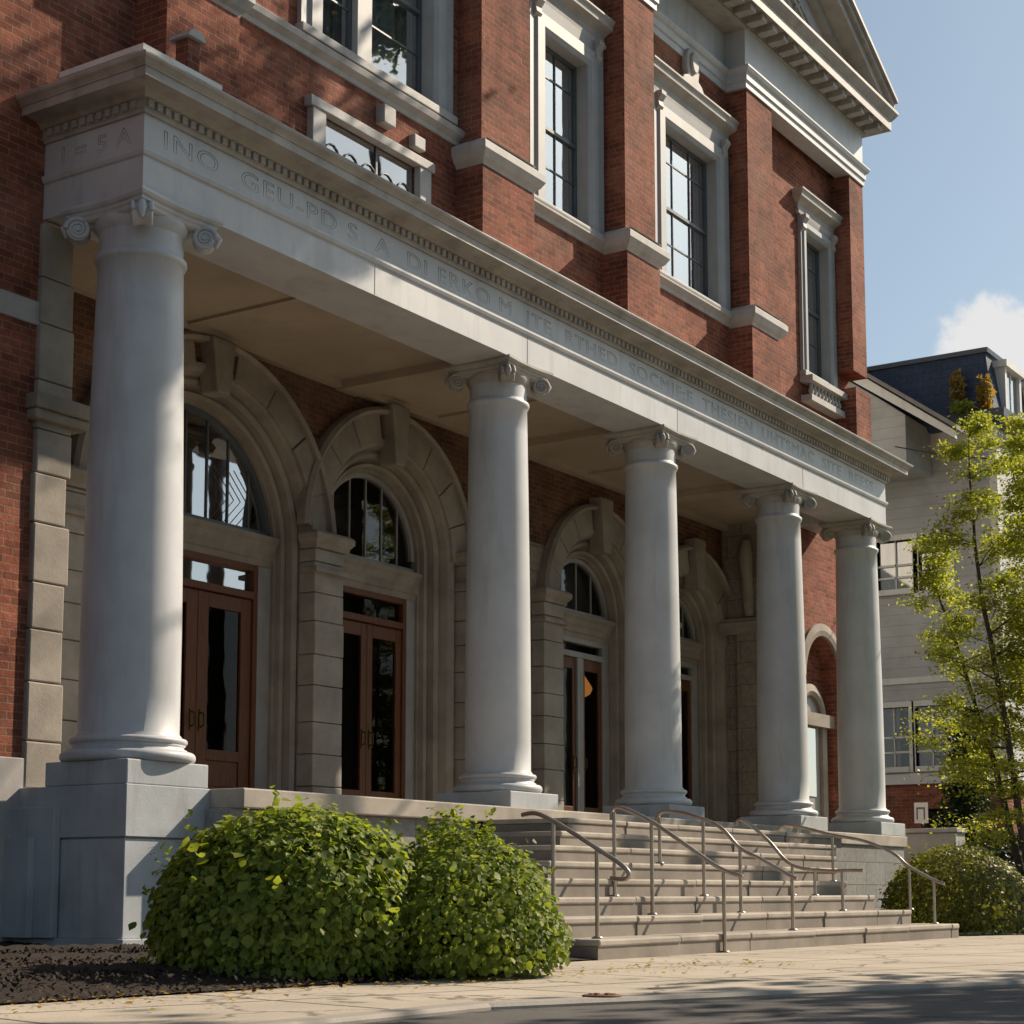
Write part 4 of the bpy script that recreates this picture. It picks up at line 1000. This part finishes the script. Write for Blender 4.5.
mb = MB(); xwall(mb, HX+.02, HY+.02, 9, -.05, 3.3, [(1.3, 2.2, .1, 2.62)], HX+.6)
mb.add([(HX+.02,HY+.02,-.05),(42,HY+.02,-.05),(42,HY+.02,3.3),(HX+.02,HY+.02,3.3)], [(0,1,2,3)]); mb.obj('basement_wall', M['brick'], H)
mb = MB(); mb.box(HX+.5, HX+.56, 1.3, 2.2, .1, 2.62); mb.obj('basement_door', M['dark'], H)
mb = MB(); z = .1
while z < 2.9: mb.box(HX-.06, HX+.25, .78, 1.1+.06*random.random(), z, z+.26); z += .27
mb.obj('door_quoin', M['stone'], H, bevel=.02)
for i, (a, b, c, d) in enumerate(HW):
    mb = MB(); t = .13
    mb.box(HX-.04, HX+.12, a-t, a, c-t, d+t); mb.box(HX-.04, HX+.12, b, b+t*(.5 if i == 0 else 1), c-t, d+t); mb.box(HX-.04, HX+.12, a, b, d, d+t); mb.box(HX-.1, HX+.12, a, b, c-t, c)
    for zz in (c+(d-c)*.5, c+(d-c)*.25): mb.box(HX+.05, HX+.09, a, b, zz-.025, zz+.025)
    mb.box(HX+.05, HX+.09, (a+b)/2-.015, (a+b)/2+.015, c, d)
    W = mb.obj('window', M['housewhite'], H)
    mb = MB(); mb.add([(HX+.1,a,c),(HX+.1,b,c),(HX+.1,b,d),(HX+.1,a,d)], [(3,2,1,0)]); mb.obj('pane', M['glass'], W)
    mb = MB(); mb.box(HX+.22, HX+.25, a+(b-a)*.4, b, c, d); mb.obj('curtain', M['curtain'], W)
mb = MB(); mb.box(HX+.4, HX+.5, .4, 8, 3.4, 11); mb.obj('house_interior', M['dark'], H)
# belt trims between the storeys
mb = MB(); mb.box(HX-.05, HX+.1, HY-.05, 9, 3.2, 3.46); mb.box(HX-.05, HX+.05, HY-.04, 9, 11.2, 11.6); mb.box(HX-.035, HX+.05, HY-.03, 9, 5.6, 5.75); mb.box(HX+.1, 42, HY-.05, HY+.1, 3.2, 3.46)
mb.box(HX-.03, HX+.1, HY-.03, HY+.16, 3.46, 11.2)
mb.obj('belt_trim', M['housewhite'], H, bevel=.01)
# eave gutter and mansard
mb = MB(); mb.molding([(HX, 9), (HX, HY), (42, HY)], [(-.3, 11.6), (.2, 11.6), (.34, 11.72), (.36, 11.92), (.30, 11.94), (-.3, 11.95)]); mb.obj('gutter', M['gutter'], H)
mb = MB(); rz = 13.55
mb.add([(HX+.0,HY,11.9),(HX+.0,9,11.9),(HX+.25,9,rz),(HX+.25,HY+.25,rz),(42,HY,11.9),(42,HY+.25,rz),(42,9,rz)], [(3,2,1,0),(0,4,5,3),(3,5,6,2)])
mb.obj('mansard_roof', M['slate'], H)
mb = MB(); mb.molding([(HX+.25, 9), (HX+.25, HY+.25), (42, HY+.25)], [(-.1, rz-.08), (.08, rz-.08), (.1, rz+.02), (.04, rz+.05), (-.1, rz+.06)]); mb.obj('roof_ridge', M['gutter'], H)
for x in (28.75, 30.9, 33.5):
    mb = MB(); y0 = HY-.06; mb.box(x, x+.14, y0, HY+.4, 11.95, 13.2); mb.box(x+1.1, x+1.24, y0, HY+.4, 11.95, 13.2); mb.box(x-.1, x+1.34, y0-.08, HY+.4, 13.2, 13.36); mb.box(x+.14, x+1.1, y0+.02, HY+.4, 11.95, 12.05)
    mb.box(x+.6, x+.64, y0+.06, y0+.1, 12.05, 13.2)
    D_ = mb.obj('dormer', M['housewhite'], H); mb = MB(); mb.add([(x+.14,y0+.08,12.05),(x+1.1,y0+.08,12.05),(x+1.1,y0+.08,13.2),(x+.14,y0+.08,13.2)], [(0,1,2,3)]); mb.obj('pane', M['glass'], D_)
# the low wing with a sloping white eave in front of the mansard
mb = MB(); mb.prism_x([(1.75,10.55),(9,10.55),(9,17.),(2.4,12.2),(1.75,11.7)], 26.3, 27.98); mb.obj('wing_wall', M['siding'], H)
mb = MB(); sl = (12.45-11.04)/2.0
mb.prism_x([(.47, 10.9), (7., 10.9+sl*6.53-.0), (7., 11.3+sl*6.53), (.47, 11.08)], 26.0, 26.14)
wr = mb.obj('wing_eave', M['housewhite'], H)
mb = MB(); mb.prism_x([(.40, 11.09), (7., 11.31+sl*6.53), (7., 11.40+sl*6.53), (.40, 11.2)], 25.9, 27.9); mb.obj('wing_roof', M['roofgrey'], H)

# sprays of turning leaves of a climber reaching over the roof edge
def spray(label, c, rad, n, mat):
    t = thing('climbing_vine', label, 'vine', c, 'leaf sprays on the mansard roof')
    p = unit(n)*(RNG.random(n)**.4)[:, None]*np.array(rad)+np.array(c)
    leaves(p, unit(n)+np.array([-.6, -.3, .3]), unit(n)+np.array([0, 0, -.4]), .13*RNG.uniform(.6, 1.2, n), LEAF_B, mat, 'foliage', t)
    mb = MB(); mb.tube([(c[0]+.05, c[1], c[2]-rad[2]), (c[0]-.04, c[1]+.03, c[2]), (c[0], c[1]-.02, c[2]+rad[2]*.8)], [.02, .014, .006], 5); mb.obj('stem', M['bark'], t)
spray('spray of orange autumn leaves against the navy roof', (27.85, 1.02, 12.65), (.12, .16, .42), 260, M['leaf_autumn'])
spray('spray of yellow leaves at the corner of the navy roof', (27.85, .35, 12.35), (.14, .2, .45), 320, M['leaf_autumn'])
spray('low tuft of yellow green leaves on the navy gutter', (27.6, .85, 12.05), (.14, .3, .16), 240, M['leaf_tree'])

# sign on a post, low wall, cable, iron cover
sg = thing('notice_sign', 'small white notice board on a dark post before the brick basement', 'sign', (24, .77, ZG))
mb = MB(); mb.tube([(24.03, .77, ZG), (24.03, .77, 2.5)], .03, 8); mb.obj('post', M['cable'], sg)
mb = MB(); mb.box(23.97, 24.0, .62, .92, 2.12, 2.56); mb.obj('board', M['signpaper'], sg, bevel=.005)
mb = MB()
for i, (a, b, c, d) in enumerate([(.68,.71,2.2,2.46),(.84,.87,2.2,2.46),(.71,.84,2.42,2.46)]): mb.box(23.962, 23.972, a, b, c, d)
mb.obj('lettering', M['letter'], sg)
mb = MB(); mb.box(23.6, 24.2, -.1, 1.3, .05, 1.9); mb.box(23.55, 24.25, -.15, 1.35, 1.9, 2.0)
tag(mb.obj('low_wall', M['trim'], bevel=.02), 'low pale stone wall end behind the corner column plinth', 'wall')
a0, a1 = Vector((26., 1.9, 10.9)), Vector((24.5, -3.5, 9.6)); pts = []
for i in range(21):
    s = i/20; p = a0.lerp(a1, s); p.z -= .5*4*s*(1-s)*.35; pts.append(p)
mb = MB(); mb.tube(pts, .016, 6); tag(mb.obj('overhead_cable', M['cable']), 'thin black cable sagging from the white house wall', 'cable')
mb = MB(); mb.lathe(-4.0, -8.0+.22, [(.02, ZG+.002), (.11, ZG+.004), (.115, ZG+.012), (.10, ZG+.016), (.02, ZG+.018)], 24)
for i in range(6): a = i*PI/3; mb.box(-4.0+.06*math.cos(a)-.012, -4.0+.06*math.cos(a)+.012, -8.0+.22+.06*math.sin(a)-.012, -8.0+.22+.06*math.sin(a)+.012, ZG+.015, ZG+.022)
tag(mb.obj('utility_cover', M['rust']), 'small rusty round iron cover in the sidewalk near the kerb', 'cover')

# fallen leaves on the bed edge and the pavement
n = 420; px_ = RNG.uniform(-7, 1, n); py_ = -5.75 - .1*np.maximum(0, px_+6.3) + RNG.normal(0, .35, n)
p = np.stack([px_, py_, np.full(n, ZG+.02)], 1)
lf = leaves(p, unit(n)*.35+np.array([0, 0, 1]), unit(n), .045*RNG.uniform(.5, 1.2, n), LEAF_B, M['leaf_autumn'], 'fallen_leaves'); lf['kind'] = 'stuff'
n = 16000; px_ = RNG.uniform(-8, .6, n); py_ = RNG.uniform(-6.2, -.7, n); hz = ZG+.03+.06*np.clip((py_+5.6)*2, 0, 1)
ok = (py_ > -5.75-.06*np.clip(px_+6.3, 0, 4)) & ~((px_ > -2.2) & (py_ < -5.7+.35*(px_+2.2)))
p = np.stack([px_, py_, hz], 1)[ok]; n = len(p)
ch = leaves(p, unit(n)*.8+np.array([0, 0, .8]), unit(n), .034*RNG.uniform(.4, 1.3, n), LEAF_B, M['mulch'], 'mulch'); ch['kind'] = 'stuff'; ch['label'] = 'dark bark mulch covering the planting bed'
lf['label'] = 'scattered dry leaves along the edge of the planting bed'

# street trees across the road: out of the picture, they shade the near road
tree('roadside_tree', 'tall leafy tree across the road, nearer the camera', (6.4, -16.6, 0), 10.5, 1.1, 1, 16000, .34, M['leaf_street'], seed=21, r0=.24, sig=.6, crown_lo=.35)
tree('roadside_tree', 'tall leafy tree across the road, farther along the street', (12.5, -18.0, 0), 10.5, 1.1, 1, 16000, .34, M['leaf_street'], seed=22, r0=.24, sig=.6, crown_lo=.35)

def tall_tree(label, base, crown, rad, n, seed):
    rng = np.random.default_rng(seed)
    t = thing('roadside_tree', label, 'tree', base); mb = MB(); b = np.array(base, float); c = np.array(crown, float)
    mid = b*.5+c*.5+np.array([.25, -.2, 0]); mb.tube([b, b*.75+mid*.25+np.array([.1, 0, 0]), mid, c-np.array([0, 0, rad[2]*.6]), c], [.24, .20, .15, .11, .04], 12)
    for i in range(9):
        z_ = crown[2]*(.42+.05*i); f_ = z_/crown[2]; o_ = b+(c-b)*f_+np.array([.2, -.15, 0])*(1-abs(2*f_-1)); a_ = 2.4*i; q_ = o_+np.array([math.cos(a_)*1.1, math.sin(a_)*1.1, .5]); mb.tube([o_, (o_+q_)/2+np.array([0, 0, -.06]), q_], [.05, .03, .008], 6, cap=False)
    d = rng.normal(size=(34, 3)); d /= np.linalg.norm(d, axis=1)[:, None]; k = c + d*np.array(rad)*(rng.random((34, 1))**.45)*.95
    for q in k: mb.tube([c-np.array([0, 0, rad[2]*.75]), (c+q)/2-np.array([0, 0, .2]), q], [.07, .04, .01], 6, cap=False)
    mb.obj('trunk', M['bark'], t)
    P = k[rng.integers(0, 34, n)] + rng.normal(0, .36, (n, 3))*np.array([1, 1, .6])
    leaves(P, rng.normal(0, .6, (n, 3))+np.array([0, 0, .6]), rng.normal(0, 1, (n, 3)), .19*rng.uniform(.6, 1.3, n), LEAF_B, M['leaf_street'], 'crown', t)
tall_tree('unseen tall tree, its high crown added to shade the left entablature', (14.6, -6.4, 0), (14.0, -5.9, 18.5), (2.7, 2.7, 1.6), 9000, 3)  # out of view; crown shaped and placed to shade the entablature's left end

# dim hanging lamps seen through the glass of the doors
def pendant(label, c, r, col, st):
    m = bpy.data.materials.new('lamp glow'); m.use_nodes = True; b = m.node_tree.nodes['Principled BSDF']
    b.inputs['Base Color'].default_value = (*col, 1); b.inputs['Emission Color'].default_value = (*col, 1); b.inputs['Emission Strength'].default_value = st
    t = thing('pendant_lamp', label, 'lamp', c, 'lit lamps hanging in the hall')
    mb = MB(); mb.lathe(c[0], c[1], [(r*.25, c[2]+r*1.3), (r*.5, c[2]+r*.9), (r, c[2]+r*.1), (r*1.05, c[2]-r*.2), (r*.8, c[2]-r*.7), (r*.3, c[2]-r)], 20); mb.obj('shade', m, t)
    mb = MB(); mb.tube([(c[0], c[1], c[2]+r*1.25), (c[0], c[1], 7.42)], .012, 6); mb.obj('cord', M['cable'], t)
pendant('dim orange lamp glowing behind the glass of the third doorway', (15.75, 4.2, 4.45), .17, (1., .42, .12), .35)
pendant('small bright lamp glowing behind the glass of the fourth doorway', (19.3, 4.2, 4.8) if False else (18.0, 3.75, 4.72), .07, (1., .8, .5), 4.)
